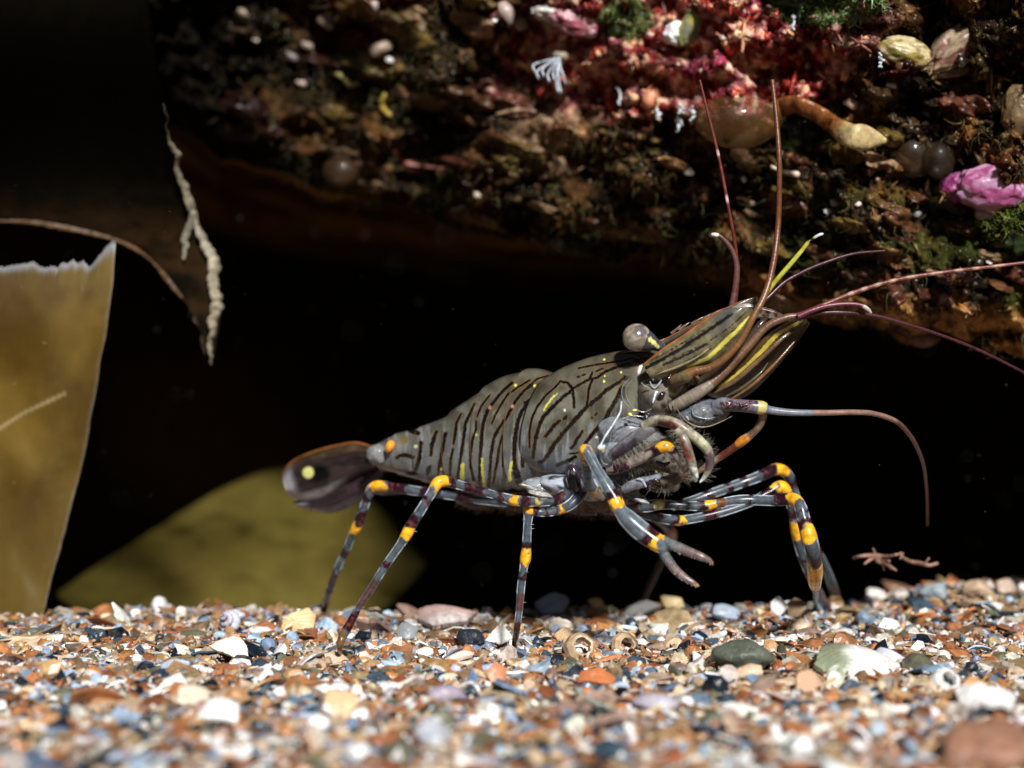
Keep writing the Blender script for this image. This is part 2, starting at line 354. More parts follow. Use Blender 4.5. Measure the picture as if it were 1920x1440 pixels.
STN = [(880, 1216, 58, (.018, .024, .035), 'glossy blue black pebble left of the middle foot', .5, (1, .7, .75)),
       (1392, 1258, 128, (.10, .115, .085), 'large grey green stone left of the large white shell', .35, (1, .9, .6)),
       (1459, 1124, 30, (.66, .30, .08), 'small orange stone resting on top of the white block', .2, (1, .9, .6)),
       (1622, 1178, 52, (.20, .27, .34), 'blue grey speckled pebble between far foot and white serrated chip', .5, (1, .8, .7)),
       (455, 1246, 60, (.02, .022, .024), 'black flake of slate under the jagged white shell', .1, (1, .7, .35)),
       (1502, 1416, 56, (.82, .82, .80), 'white pebble in the blurred right foreground, left of two', .4, (1, .8, .8)),
       (1609, 1420, 46, (.86, .84, .82), 'white pebble in the blurred right foreground, right of two', .4, (1, .9, .8)),
       (1452, 1392, 34, (.86, .86, .84), 'small oval white pebble standing above the two foreground white pebbles', .5, (.7, .7, 1.2)),
       (1645, 1385, 48, (.46, .55, .62), 'pale blue pebble in the blurred right foreground', .4, (1, .8, .8)),
       (668, 1432, 64, (.85, .84, .82), 'white pebble at the bottom edge left of centre', .4, (1, .8, .7)),
       (1640, 1132, 46, (.70, .66, .60), 'blurred cream stone on the far crest beside the far foot', .4, (1, .8, .8)),
       (1585, 1130, 60, (.36, .28, .18), 'blurred tan stone on the far crest behind the right legs', .3, (1, .8, .7)),
       (1832, 1122, 62, (.46, .33, .22), 'blurred tan stone on the far crest near the right edge', .4, (1, .8, .6)),
       (1885, 1118, 56, (.50, .38, .28), 'blurred pinkish stone on the far crest at the right edge', .4, (1, .8, .7)),
       (1750, 1128, 66, (.32, .38, .40), 'blurred grey blue stone on the far crest', .4, (1, .8, .6)),
       (1690, 1128, 40, (.55, .5, .42), 'small blurred cream stone on the far crest beside the brown wedge', .4, (1, .8, .6)),
       (560, 1150, 40, (.60, .56, .50), 'blurred white stone on the crest left of the rear feet', .4, (1, .8, .6)),
       (722, 1150, 40, (.60, .26, .10), 'blurred orange stone on the crest right of the rear feet', .4, (1, .8, .8)),
       (300, 1152, 44, (.70, .68, .66), 'blurred white stone on the crest below the pale kelp', .4, (1, .7, .9)),
       (1345, 1140, 28, (.15, .20, .22), 'blurred dark grey stone on the crest left of the mound', .6, (.8, .8, 1.2)),
       (1850, 1440, 230, (.30, .15, .09), 'large blurred red brown stone in the bottom right corner', .15, (1, .7, .55))]
for it in CHIPS+RIB+STN+[(436, 1184, 60), (1087, 1232, 60), (1772, 1296, 60), (1170, 1222, 50)]:
    hd = float(on_ground(it[0], it[1])); HOLES.append(((it[0]-960)/F*hd, hd-.02, it[2]/2/F*hd*.95))
put(22000, .7, .030, .070, 1.3, 7.6, 19.2, (-.05, .03), .5)
put(12500, .75, .060, .130, 1.7, 7.6, 19.6, (-.03, .045), .45)
put(2300, .82, .10, .22, 2.0, 7.6, 20.5, (-.02, .045), .35)
put(15000, .5, .012, .028, 1.2, 8.5, 17.5, (.0, .055), .9)
gm.build('shell_gravel', M_gravel, smooth=False, origin=(0, 13, 0), kind='stuff', label='mixed orange, white and slate broken shell gravel on the sea bed', category='gravel')
for i, (px, py, wd, col, nm, lab, e, lf, st, th, cf) in enumerate(CHIPS):
    v, f = HC(900+i, thick=th, bend=.5 if 'mussel' in nm else .28, rough=.07)
    place(v, f, px, py, wd, col, nm, M_shell, lab, 'shell', tuple(map(r_, e)), lf, 'broken shell pieces lying on the gravel', st, False, None, cf)
for i, (px, py, wd, col, lab, e) in enumerate(RIB):
    v, f = chip(950+i, rings=8, n=60, thick=.12, bend=.5, rib=.05)
    place(v, f, px, py, wd, col, 'scallop_fragment', M_shell, lab, 'shell', tuple(map(r_, e)), .4, 'ribbed shell pieces lying on the gravel', (1, .75, 1))
for i, (px, py, wd, col, lab, lf, st) in enumerate(STN):
    v, f = stone(700+i, 4, 12, .35, .14)
    place(v, f, px, py, wd, col, 'stone', M_pebble, lab, 'stone', (0, 0, i*1.3), lf, 'loose stones lying on the gravel', st, sm=True)
# brown wedge of stone behind the crest
v, f = stone(750, 3, 7, .1, .05)
place(v, f, 1690, 1122, 96, (.20, .10, .055), 'stone', M_pebble, 'brown blurred wedge shaped stone leaning behind the far crest', 'stone', (0, r_(28), 0), .3, None, (1, .6, .42), D=18.6)
# snail
def snail():
    D = float(on_ground(436, 1184)); s = 30/F*D; b = np.array([(436-960)/F*D, D, float(Gz((436-960)/F*D, D))])
    n = 150; a = np.linspace(0, 2*np.pi*3.6, n); q = 1-a/a[-1]
    rad = (.52*q**1.15+.03); rr = .62*q+.02; h = 1.75*(1-q)**1.0
    ax = np.stack([np.cos(a)*rad, np.sin(a)*rad, h], 1)
    tr = rotm((r_(58), r_(-28), 0))[0]; pts = (ax@tr.T)*s+b+np.array([0, 0, .5*s])
    base = np.array([.52, .52, .62]); tip = np.array([.16, .07, .26]); c = tip+(base-tip)*ss(0, .35, q)[:, None]
    rad3 = rr*s*.62*(1+.07*np.sin(a*9)); m = MB(); tube3(m, pts, rad3, c, 22)
    tag(m.build('sea_snail', M_shell), 'small lilac spiral snail shell with a purple tip on the left gravel crest', 'shell')
snail()
# pale worm tube and a few rings
def path_thing(name, pts, r, col, m, lab, cat, lift=.02, per=6, taper=True):
    s, T = smooth(pts, per); D = on_ground(s[:, 0], s[:, 1]); q = P(s[:, 0], s[:, 1], D); q[:, 2] += lift+r*.4
    rr = r*np.ones(len(q))*(1-.5*np.abs(T/T[-1]*2-1)**3 if taper else 1)
    mb = MB(); tube3(mb, q, rr, np.tile(np.array(col), (len(q), 1)), 12)
    return tag(mb.build(name, m), lab, cat)
path_thing('worm_tube', [(1078, 1300), (1088, 1318), (1115, 1334), (1150, 1348), (1176, 1356)], .022, (.48, .52, .42), M_shell, 'pale green white curved worm tube lying in the foreground', 'worm tube', .05)
path_thing('worm_tube', [(1205, 1182), (1240, 1188), (1270, 1180), (1292, 1170)], .035, (.66, .62, .55), M_shell, 'white curved bar of shell on the gravel below the claw', 'worm tube', .05)
def ring_shell(px, py, wpx, col, lab, tilt):
    D = float(on_ground(px, py)); s = wpx/2/F*D; b = np.array([(px-960)/F*D, D, float(Gz((px-960)/F*D, D))+.5*s])
    a = np.linspace(0, 2*np.pi*1.0, 40)[:-1]; mb = MB(); n = 39; pr = [(.62, 0), (1, -.1), (.9, .35), (.66, .62), (.52, .6), (.48, .2)]
    v = np.stack([np.stack([np.cos(a)*p[0]*(1+.06*np.sin(a*7)), np.sin(a)*p[0], 0*a+p[1]+.05*np.sin(a*5)], 1) for p in pr], 0)
    v = (v.reshape(-1, 3)@rotm(tilt)[0].T)*s+b; nu = len(pr); T = []
    for i in range(nu):
        for j in range(n):
            i2 = (i+1) % nu; j2 = (j+1) % n; T += [[i*n+j, i2*n+j, i2*n+j2], [i*n+j, i2*n+j2, i*n+j2]]
    mb.add(v, np.array(T), col); tag(mb.build('barnacle_shell', M_shell, smooth=False), lab, 'shell')
ring_shell(1087, 1232, 62, (.50, .36, .22), 'hollow tan barnacle shell right of the middle foot', (r_(62), 0, .3))
ring_shell(1772, 1296, 60, (.74, .74, .72), 'hollow white barnacle shell in the right foreground', (r_(50), r_(10), .3))
ring_shell(560, 1280, 26, (.72, .70, .68), 'tiny hollow white barnacle shell below the golden scallop', (r_(40), r_(10), .3))
ring_shell(1352, 1188, 30, (.74, .72, .66), 'tiny white shell ring on the crest behind the grey green stone', (r_(30), r_(10), .3))
ring_shell(1170, 1222, 50, (.60, .42, .26), 'broken tan cup shaped shell in the middle distance right of the hollow barnacle', (r_(75), r_(20), .3))

# ------------------------------------------------------------------ rock overhang
YB = np.array([(-1400, 60), (-700, 100), (0, 150), (300, 225), (480, 315), (700, 385), (760, 378), (870, 430), (1000, 462), (1060, 474), (1150, 482), (1290, 500), (1370, 548), (1450, 585), (1560, 600),
               (1650, 610), (1700, 640), (1765, 622), (1850, 652), (1920, 655), (2400, 690), (3300, 700)], float)
def yb(px): return np.interp(px, YB[:, 0], YB[:, 1])
def rockD(px, py):
    d0 = 15.7+np.clip(1920-px, -600, 2600)*.0020+.6*ss(1200, 700, px)
    up = yb(px)-py; e = np.clip(1-up/110, 0, 1)
    D = d0-.00125*up+.9*(1-np.sqrt(1-np.minimum(e, .999)**2))
    q = np.stack([px/150, py/150, px*0], -1)
    D = D-1.5*(fbm(q*1.1, 3, 11)-.5)-.9*(fbm(q*np.array([2.4, 3.6, 1]), 3, 31)-.5)-.30*(fbm(q*9, 3, 51)-.5)
    return D+.0*px
def rock_col(px, py, n=None):
    q = np.stack([px/60, py/60, px*0+2], -1)
    a, b, c, d = fbm(q, 4, 71), fbm(q*2.3, 4, 81), fbm(q*.6, 3, 91), fbm(q*5, 2, 101)
    base = np.array([.020, .012, .006])+0*a[..., None]
    def mixin(base, col, m): return base+(np.array(col)-base)*np.clip(m, 0, 1)[..., None]
    base = mixin(base, (.17, .075, .022), ss(.50, .66, a)*.8*ss(150, 420, px))
    base = mixin(base, (.045, .040, .010), ss(.56, .68, b)*.7)
    base = mixin(base, (.05, .010, .008), ss(.58, .68, c)*.5*ss(500, 800, px))
    base = mixin(base, (.26, .15, .06), ss(.62, .72, d)*.7*ss(200, 800, px))
    # pink coralline crust, top centre
    x = (px-1300)/430+.7*(a-.5); y = (py-80)/180+.8*(c-.5)+.0004*(px-1290)
    m = 1-ss(.72, 1.02, np.hypot(x, y))
    pk = np.array([.36, .04, .035])+0*a[..., None]
    pk = mixin(pk, (.70, .34, .30), ss(.48, .62, b)); pk = mixin(pk, (.24, .035, .10), ss(.52, .6, a)*.8); pk = mixin(pk, (.80, .55, .38), ss(.57, .68, d)*.9); pk = mixin(pk, (.07, .010, .012), ss(.46, .36, d)*.8)
    base = mixin(base, pk, m)
    # crimson patch upper left, orange lip lower right
    m = 1-ss(.6, 1.1, np.hypot((px-670)/110+.8*(b-.5), (py-30)/60)); base = mixin(base, (.12, .008, .018), m)
    lip = ss(95, 35, yb(px)-py)*ss(1280, 1400, px); base = mixin(base, (.62, .30, .10), lip*ss(.38, .54, b))
    m = 1-ss(.6, 1.1, np.hypot((px-1050)/120+.8*(b-.5), (py-270)/75+.8*(a-.5))); base = mixin(base, (.30, .19, .11), m*ss(.42, .58, b))
    # moss green right lower part
    m = ss(1380, 1500, px)*ss(330, 400, py)*ss(.42, .58, a)*ss(120, 160, yb(px)-py+80); base = mixin(base, (.035, .05, .008), m*.8)
    m = 1-ss(.5, 1.2, np.hypot((px-1900)/120, (py-440)/50)); base = mixin(base, (.10, .15, .02), m)
    m = 1-ss(.5, 1.1, np.hypot((px-1930)/80, (py-560)/60)); base = mixin(base, (.14, .01, .03), m*0)
    base = base*(.08+.67*ss(260, 900, px)*(.35+.65*ss(.35, .6, fbm(np.stack([px/170, py/120, px*0+4], -1), 3, 222)))+.25*ss(900, 1200, px)*ss(500, 200, py))[..., None]  # albedo drops towards the left, in place of light falling off
    return base
pxs = np.concatenate([np.linspace(-1400, -60, 60), np.linspace(-50, 2000, 640), np.linspace(2010, 3300, 60)])
tt = np.linspace(0, 1, 300)
PX = pxs[:, None]+0*tt; top = -1250.
YY = yb(PX)+22*(fbm(np.stack([PX/60, PX*0, PX*0], -1), 3, 7)-.5)*2
PY = top+(YY-top)*(tt**.42)[None]
PXm, PYm = PX, PY
V1 = P(PX, PY, rockD(PX, np.minimum(PY, yb(PX)-.0)))
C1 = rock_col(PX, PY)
k = 40; dd = np.linspace(0, 1, k+1)[1:]
low = V1[:, -1]; und = low[:, None]+np.stack([0*dd, 34*dd**1.6, .25+0*dd*3], -1)[None]*np.array([1, 1, 0])+np.stack([0*dd, 0*dd, 1.5*dd], -1)[None]
und[..., 2] += .5*(fbm(und*.8, 3, 9)-.5); und[..., 0] *= (und[..., 1]/low[:, None, 1])
C2 = L3((.08, .045, .016), (.42, .23, .08), ss(.4, .7, fbm(und*.35, 4, 8)))*(1-.8*ss(3, 6, und[..., 0]))[..., None]  # browner and brighter on the left: a dim glow put into the colour
topb = V1[:, 0][:, None]+np.stack([0*dd[:10], 50*np.linspace(0, 1, 11)[1:], 0*dd[:10]], -1)[None]  # unseen top run far back to keep sun off the background
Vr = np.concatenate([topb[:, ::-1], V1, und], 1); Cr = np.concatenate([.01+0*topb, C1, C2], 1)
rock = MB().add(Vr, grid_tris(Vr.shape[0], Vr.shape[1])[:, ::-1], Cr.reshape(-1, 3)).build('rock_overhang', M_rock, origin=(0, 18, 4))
tag(rock, 'dark rock overhang crusted with pink and brown growth above the prawn', 'rock')
# added wall hiding the sky; its left carries a painted brown glow
a = np.linspace(-75, 75, 120); b = np.linspace(-12, 22, 60); A, B = np.meshgrid(a, b, indexing='ij')
yy = 46-.0035*A*A+3.5*(fbm(np.stack([A*.2, B*.2, A*0], -1), 4, 3)-.5)
MB().add(np.stack([A, yy, B], -1), grid_tris(*A.shape), L3((.02, .014, .009), (.11, .065, .030), ss(.4, .7, fbm(np.stack([A*.12, B*.16, A*0], -1), 4, 6))*ss(8, -8, A)).reshape(-1, 3)).build('dark_backdrop', M_rock, origin=(0, 45, 0), kind='structure')

def rockP(px, py, out=0.): return P(px, py, rockD(np.asarray(px, float), np.minimum(py, yb(np.asarray(px, float))))-out)
# lumpy crust: thousands of small nodules, flakes
n = 26000
px = R.uniform(-150, 2100, n); py = yb(px)-R.random(n)**.8*700+4; keep = (py > -160) & (R.random(n) < ss(330, 650, px)); px, py = px[keep], py[keep]; n = len(px)
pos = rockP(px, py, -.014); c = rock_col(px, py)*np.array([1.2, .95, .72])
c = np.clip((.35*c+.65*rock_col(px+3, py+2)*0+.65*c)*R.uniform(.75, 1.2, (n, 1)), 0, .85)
lt = (R.random(n) < .012)*ss(350, 800, px) > .5; c[lt] = np.array([.45, .32, .22])*R.uniform(.4, 1, (lt.sum(), 1))
pinkm = np.hypot((px-1290)/390, (py-85)/150) < 1.0; lt = pinkm & (R.random(n) < .05); c[lt] = np.array([.80, .60, .50])*R.uniform(.6, 1, (lt.sum(), 1))
s = (.010+.034*R.random(n)**2.6)*(1+.15*pinkm)*np.where(R.random(n) < .04, 1.8, 1)
sc = s[:, None]*R.uniform(.4, 1.6, (n, 3)); e = R.uniform(0, 6.28, (n, 3))
blobs = [stone(400+i, 1, 6, .3, .9) for i in range(10)]+[chip(440+i, 2, 8, .12, .6, rough=.9) for i in range(10)]+[(stone(460+i, 1, 6, .5, .4)[0]*np.array([3, .5, .5]), ICO[1][1]) for i in range(5)]
gm2 = MB(); scatter(gm2, blobs, pos, e, sc, c, .3)
for k_ in range(150):   # flat fleshy patches of crust
    x_ = R.uniform(420, 2000); y_ = float(yb(x_))-R.uniform(10, 520); rx_ = R.uniform(12, 46); ry_ = rx_*R.uniform(.25, .55)
    if math.hypot((x_-1300)/430, (y_-80)/180) < .95 or y_ < -60: continue
    v_, f_ = ICO[4]; w_v = v_*(1+.9*(fbm(v_*1.6+k_, 3, k_)-.5))[:, None]; D_ = float(rockD(np.array(x_), np.array(y_)))
    X1 = x_+w_v[:, 0]*rx_+w_v[:, 2]*ry_*.3; Y1 = y_-w_v[:, 2]*ry_+w_v[:, 0]*rx_*.32; dd_ = rockD(X1, np.minimum(Y1, yb(X1)))-.05-w_v[:, 1]*-.07
    c0_ = np.array([(.20, .10, .035), (.11, .045, .018), (.27, .17, .09), (.055, .03, .012), (.13, .085, .02), (.09, .03, .018)][R.integers(0, 6)])*R.uniform(.5, 1.1)*(.15+.85*ss(350, 900, x_))  # patches darkened leftwards, imitating light falloff
    gm2.add(P(X1, Y1, dd_), f_, c0_[None]*(.5+1.*fbm(v_*4+k_, 3, 3))[:, None])
gm2.build('encrusting_growth', M_growth, smooth=True, origin=(0, 18, 4), kind='stuff', label='fine lumpy crust of small nodules and flakes covering the rock', category='crust')
# turf filaments
def hairs(mb, base, dirs, ln, rad, col, segs=4, curl=.5):
    n = len(base); rnd = R.normal(size=(n, 3)); q = np.linspace(0, 1, segs+1)
    side = np.cross(dirs, rnd); side /= np.linalg.norm(side, axis=1)[:, None]+1e-9; s2 = np.cross(dirs, side)
    cu = R.uniform(-curl, curl, (n, 2))
    pts = base[:, None]+ln[:, None, None]*(dirs[:, None]*q[None, :, None]+side[:, None]*(cu[:, :1, None]*(q**2)[None, :, None])+s2[:, None]*(cu[:, 1:, None]*np.sin(q*4)[None, :, None]*.5))
    ang = np.array([0, 2.094, 4.188]); w_ = (rad[:, None]*(1-.75*q)[None])[:, :, None, None]
    ring = pts[:, :, None]+w_*(side[:, None, None]*np.cos(ang)[None, None, :, None]+s2[:, None, None]*np.sin(ang)[None, None, :, None])
    f = grid_tris(segs+1, 3, True); f = f[None]+np.arange(n)[:, None, None]*((segs+1)*3)
    c = np.repeat(col[:, None], (segs+1)*3, 1)
    mb.add(ring.reshape(-1, 3), f.reshape(-1, 3), c.reshape(-1, c.shape[-1]))
n = 5500; px = R.uniform(400, 2050, n); py = yb(px)-R.random(n)**1.3*430+6
w8 = ss(.40, .60, fbm(np.stack([px/90, py/90, px*0], -1), 3, 202)); keep = (R.random(n) < w8) & (np.hypot((px-1290)/390, (py-85)/150) > .9)
px, py = px[keep], py[keep]; n = len(px)
d = R.normal(0, .55, (n, 3))+np.array([0, -.5, -.75]); d /= np.linalg.norm(d, axis=1)[:, None]
tc_ = np.where(R.random((n, 1)) < .5, np.array([[.10, .065, .018]]), np.array([[.07, .08, .018]]))*R.uniform(.4, 1.7, (n, 1))*(.3+.7*ss(200, 800, px))[:, None]  # threads darken to the left too: light falloff put into colour
hm = MB(); hairs(hm, rockP(px, py), d, R.uniform(.05, .22, n), R.uniform(.003, .007, n), tc_, 5, .8)
hm.build('algal_turf', M_turf, origin=(0, 18, 4), kind='stuff', label='short brown and olive algal threads hanging from the rock', category='algae')

# --- animals and plants attached to the rock, each its own thing
def tuft(px, py, rx, ry, cols, lab, name='green_algae', nh=900, ln=(.04, .14), out=.05, down=-.3):
    a = R.uniform(0, 6.28, nh); q = np.sqrt(R.random(nh)); x = px+rx*q*np.cos(a); y = py+ry*q*np.sin(a)
    base = rockP(x, y, out*(1-q*q)); d = R.normal(0, .4, (nh, 3))+np.array([0, -1, down]); d /= np.linalg.norm(d, axis=1)[:, None]
    cc = np.array(cols)[R.integers(0, len(cols), nh)]*R.uniform(.6, 1.3, (nh, 1)); m = MB()
    hairs(m, base, d, R.uniform(*ln, nh), R.uniform(.006, .013, nh), cc, 3, .4)
    # a cushion under the threads
    v, f = ICO[4]; ctr = rockP(px, py)+0.; D = ctr[1]; vv = v*np.array([rx/F*D*.85, .05, ry/F*D*.85])*(1+1.2*(fbm(v*3, 3, 5)-.5))[:, None]
    m.add(vv+ctr, f, np.array(cols[2 % len(cols)])*.5); tag(m.build(name, M_growth), lab, 'algae')
tuft(1172, 35, 48, 40, [(.13, .20, .04), (.22, .28, .10), (.06, .10, .02), (.5, .5, .2)], 'rounded green algae cushion at the top left of the pink crust')
tuft(1545, 8, 115, 38, [(.12, .20, .03), (.20, .32, .10), (.05, .10, .02), (.35, .5, .3)], 'wide bright green algae cushion at the top edge of the photo', nh=1600)
tuft(1905, 430, 60, 45, [(.12, .17, .02), (.22, .26, .05), (.05, .08, .02)], 'green algae cushion at the right edge below the purple crust', nh=800)
tuft(1515, 235, 75, 50, [(.030, .045, .008), (.02, .03, .006)], 'dark green algae cushion under the orange strap', nh=900)

def lump(name, m, px, py, rx, ry, rz, colf, lab, cat, rot=0, out=0., seed=1, ns=.25, sub=5, fq=1.6):
    v, f = ICO[sub]; c0 = rockP(px, py, out); D = c0[1]; r = 1+ns*2*(fbm(v*fq+seed*3.3, 4, seed)-.5)
    vv = v*r[:, None]*np.array([rx/F*D, rz, ry/F*D]); cs, sn = math.cos(r_(rot)), math.sin(r_(rot))
    x, z = vv[:, 0].copy(), vv[:, 2].copy(); vv[:, 0] = x*cs+z*sn; vv[:, 2] = -x*sn+z*cs
    c = colf(v) if callable(colf) else colf
    return tag(MB().add(vv+c0, f, c).build(name, m), lab, cat)
def cmix(a, b, fq=2.5, seed=3, lo=.42, hi=.58):
    a, b = np.array(a), np.array(b); return lambda v: a+(b-a)*ss(lo, hi, fbm(v*fq, 4, seed))[:, None]
M_pink = mat('purple_crust', rough=.28, vary=.3, vscale=4, bump=.5, bscale=9, bdist=.05, sss=.25, coat=.4)
lump('purple_crust', M_pink, 1862, 352, 66, 44, .22, cmix((.52, .27, .42), (.32, .07, .18)), 'bright glossy pink purple crust at the right edge', 'crust', 8, .05, 4, .32)
lump('purple_crust', M_pink, 1797, 352, 34, 28, .14, cmix((.45, .12, .30), (.22, .02, .10)), 'small pink purple lobe just left of the bright purple crust', 'crust', -10, .04, 6, .32)
lump('limpet_shell', M_shell, 1868, 392, 40, 22, .12, (.36, .33, .24), 'pale translucent shell under the bright purple crust', 'shell', -20, .05, 7, .12)
lump('white_shell', M_shell, 1268, 64, 24, 22, .12, cmix((.95, .95, .95), (.9, .9, .92)), 'brilliant white broken shell in the middle of the pink crust', 'shell', 35, .18, 8, .35, fq=2.6)
lump('yellow_shell', M_shell, 1300, 45, 22, 48, .10, cmix((.35, .33, .06), (.16, .16, .10)), 'curved olive yellow shell hugging the brilliant white shell', 'shell', 32, .10, 9, .12)
lump('yellow_sponge', M_growth, 1695, 98, 54, 28, .16, cmix((.52, .42, .24), (.22, .17, .04)), 'yellow cream sponge lump at the upper right', 'sponge', 14, .05, 10, .25)
lump('fleshy_sponge', M_growth, 1800, 88, 72, 34, .14, cmix((.30, .22, .14), (.16, .07, .05)), 'beige folded fleshy sponge right of the yellow sponge', 'sponge', -32, .04, 12, .35)
lump('fleshy_sponge', M_growth, 1790, 128, 70, 18, .10, cmix((.15, .09, .05), (.07, .05, .02)), 'brown drooping fold under the beige sponge', 'sponge', -8, .03, 13, .3)
lump('fleshy_sponge', M_growth, 1918, 215, 40, 60, .14, cmix((.18, .12, .06), (.10, .06, .03)), 'brown sponge at the right edge above the purple crust', 'sponge', 0, .02, 14, .25)
lump('pink_crust', M_growth, 1075, 40, 45, 26, .16, cmix((.55, .32, .34), (.25, .06, .08)), 'pale pink knob left of the green algae cushion', 'crust', 20, .05, 15, .4)
lump('white_crust', M_growth, 1030, 28, 34, 14, .12, cmix((.70, .72, .66), (.45, .30, .28)), 'white rimmed knob above the feathery barnacle', 'crust', 15, .08, 16, .4)
def bag(name, px, py, rx, ry, rz, c, al, lab, cat, rot=0, out=.0, spots=True):
    v, f = ICO[4]; c0 = rockP(px, py, out); D = c0[1]
    vv = v*(1+.12*(fbm(v*1.2, 2, 5)-.5))[:, None]*np.array([rx/F*D, rz, ry/F*D]); cs, sn = math.cos(r_(rot)), math.sin(r_(rot))
    x, z = vv[:, 0].copy(), vv[:, 2].copy(); vv[:, 0] = x*cs+z*sn; vv[:, 2] = -x*sn+z*cs
    cc = np.tile(np.r_[c, al], (len(v), 1)); e = ss(.1, -.8, v[:, 2]); cc[:, 3] = np.clip(al+.3*e, 0, 1)
    if spots:
        m = vnoise(v*6, 9) > .86; cc[m, :3] = (.5, .42, .3)
    return tag(MB().add(vv+c0, f, cc).build(name, M_jelly), lab, cat)
bag('sea_squirt', 1385, 228, 82, 50, .24, (.11, .052, .013), .40, 'rounded translucent amber sea squirt hanging below the pink crust', 'sea squirt', 0, .18)
bag('sea_squirt', 1712, 292, 46, 40, .16, (.05, .026, .010), .45, 'translucent brown sea squirt left of the purple crust', 'sea squirt', 30, .12)
bag('sea_squirt', 1760, 300, 30, 36, .12, (.03, .018, .008), .45, 'small darker sea squirt tucked against the larger brown one', 'sea squirt', -10, .06, False)
bag('sea_squirt', 1730, 632, 34, 20, .14, (.14, .055, .025), .6, 'small red brown blob hanging from the lower right lip of the rock', 'sea squirt', 0, .1, False)
bag('sea_squirt', 640, 322, 36, 30, .16, (.045, .022, .008), .6, 'out of focus brown blob under the rock at upper left', 'sea squirt', 0, .4, False)
# orange strap with a pale club end
def rock_path(name, pts, m, col, lab, cat, out=.08, flat=None, ns=12, per=6):
    s, T = smooth(pts, per); q = rockP(s[:, 0], s[:, 1], out+s[:, 2]*0); rr = s[:, 2]/F*q[:, 1]
    c = col(T) if callable(col) else np.tile(np.array(col), (len(q), 1))
    b = MB(); tube3(b, q, rr, c, ns, flat); return tag(b.build(name, m), lab, cat)
rock_path('orange_sponge', [(1440, 232, 12), (1455, 208, 18), (1490, 196, 17), (1530, 212, 17), (1560, 232, 16), (1590, 252, 22), (1620, 258, 24), (1645, 262, 14), (1660, 264, 5)], M_growth,
          lambda T: np.array([.20, .07, .018])+(np.array([.50, .38, .18])-np.array([.20, .07, .018]))*ss(4.2, 5.2, T)[:, None], 'arched orange strap of sponge ending in a pale cream club', 'sponge', .42, .5, 18)
rock_path('worm_tube', [(1446, 312, 3), (1462, 320, 4), (1480, 325, 5), (1494, 327, 6)], M_shell, (.62, .50, .38), 'cream open worm tube right of the long brown antenna', 'worm tube', .12)
rock_path('worm_tube', [(740, 282, 3), (748, 296, 5), (762, 306, 5), (780, 310, 4), (800, 312, 3), (830, 316, 2)], M_shell, (.42, .16, .14), 'pink curved worm tube at the lower left of the rock', 'worm tube', .1)
rock_path('worm_tube', [(618, 136, 3), (640, 142, 5), (655, 158, 5), (672, 156, 3)], M_shell, (.38, .34, .12), 'yellow green curled worm tube at the upper left', 'worm tube', .1)
rock_path('worm_tube', [(722, 176, 4), (716, 192, 6), (720, 206, 6), (734, 218, 4)], M_shell, (.34, .24, .04), 'yellow hooked worm tube at the upper left, below the curled one', 'worm tube', .1)
rock_path('worm_tube', [(1005, 210, 3), (985, 206, 3), (960, 208, 4), (930, 214, 2)], M_shell, (.30, .2, .12), 'thin tan worm tube below the feathery barnacle', 'worm tube', .1)
# feathery barnacle
fe = empty('feathery_barnacle', tuple(rockP(1052, 105, .15)), label='barnacle with a fan of white feathery cirri spread below the pink crust', category='barnacle')
v, f = stone(3, 3, 8, .4, .2); MB().add(v*np.array([.10, .08, .07])+rockP(1052, 108, .10), f, (.25, .20, .14)).build('shell_plates', M_shell, fe)
for (x, y, bx) in [(1003, 134, -6), (1010, 146, -5), (1020, 142, -3), (1030, 152, -2), (1047, 172, 3), (1052, 172, 5), (1060, 156, 7), (1040, 150, 0)]:
    s, T = smooth([(1050, 108, 1.2), ((1050+x)/2-4, (108+y)/2-7, 1.5), (x-3, y-12, 1.6), (x, y, 1.8)], 2); q = rockP(1050, 110, .2)[None]*0+P(s[:, 0], s[:, 1], float(rockD(np.array(1050.), np.array(110.)))-.25)
    b = MB(); tube3(b, q, s[:, 2]/F*q[:, 1], np.tile((.62, .68, .75), (len(q), 1)), 8)
    nn = len(q); d = R.normal(0, .3, (nn, 3))+np.array([.2, -.3, -1]); d /= np.linalg.norm(d, axis=1)[:, None]
    hairs(b, q, d, np.full(nn, .03), np.full(nn, .002), np.tile((.55, .6, .7), (nn, 1)), 3, .3); b.build('cirrus', M_growth, fe)
# white hydroids
for (x, y, l, lab) in [(1160, 165, 32, 'single white hydroid below the lilac crust'), (1232, 205, 20, 'white branched hydroid, left one of the cluster under the pink crust'),
                  (1271, 218, 28, 'white drooping hydroid, middle one of the cluster under the pink crust'), (1275, 195, 16, 'short white hydroid just above the middle drooping one'), (1297, 205, 18, 'white hydroid, right one of the cluster under the pink crust'),
                  (1650, 104, 20, 'thin white hydroid under the yellow sponge'), (1486, 30, 24, 'pale hanging thread below the wide green cushion')]:
    b = MB(); s, T = smooth([(x-2, y, 1.6), (x+3, y+l*.4, 2.2), (x, y+l, 1.6)], 2); D = float(rockD(np.array(float(x)), np.array(float(y))))-.18; q = P(s[:, 0], s[:, 1], D)
    tube3(b, q, s[:, 2]/F*D, np.tile((.66, .70, .72), (len(q), 1)), 8)
    k = R.integers(0, len(q), 16); vv, ff = stone(5, 1, 5, .5, .1)
    scatter(b, [(vv, ff)], q[k]+R.normal(0, .012, (16, 3)), R.uniform(0, 6, (16, 3)), np.full((16, 3), .014), np.tile((.7, .75, .78), (16, 1)))
    tag(b.build('hydroid', M_growth), lab, 'hydroid')
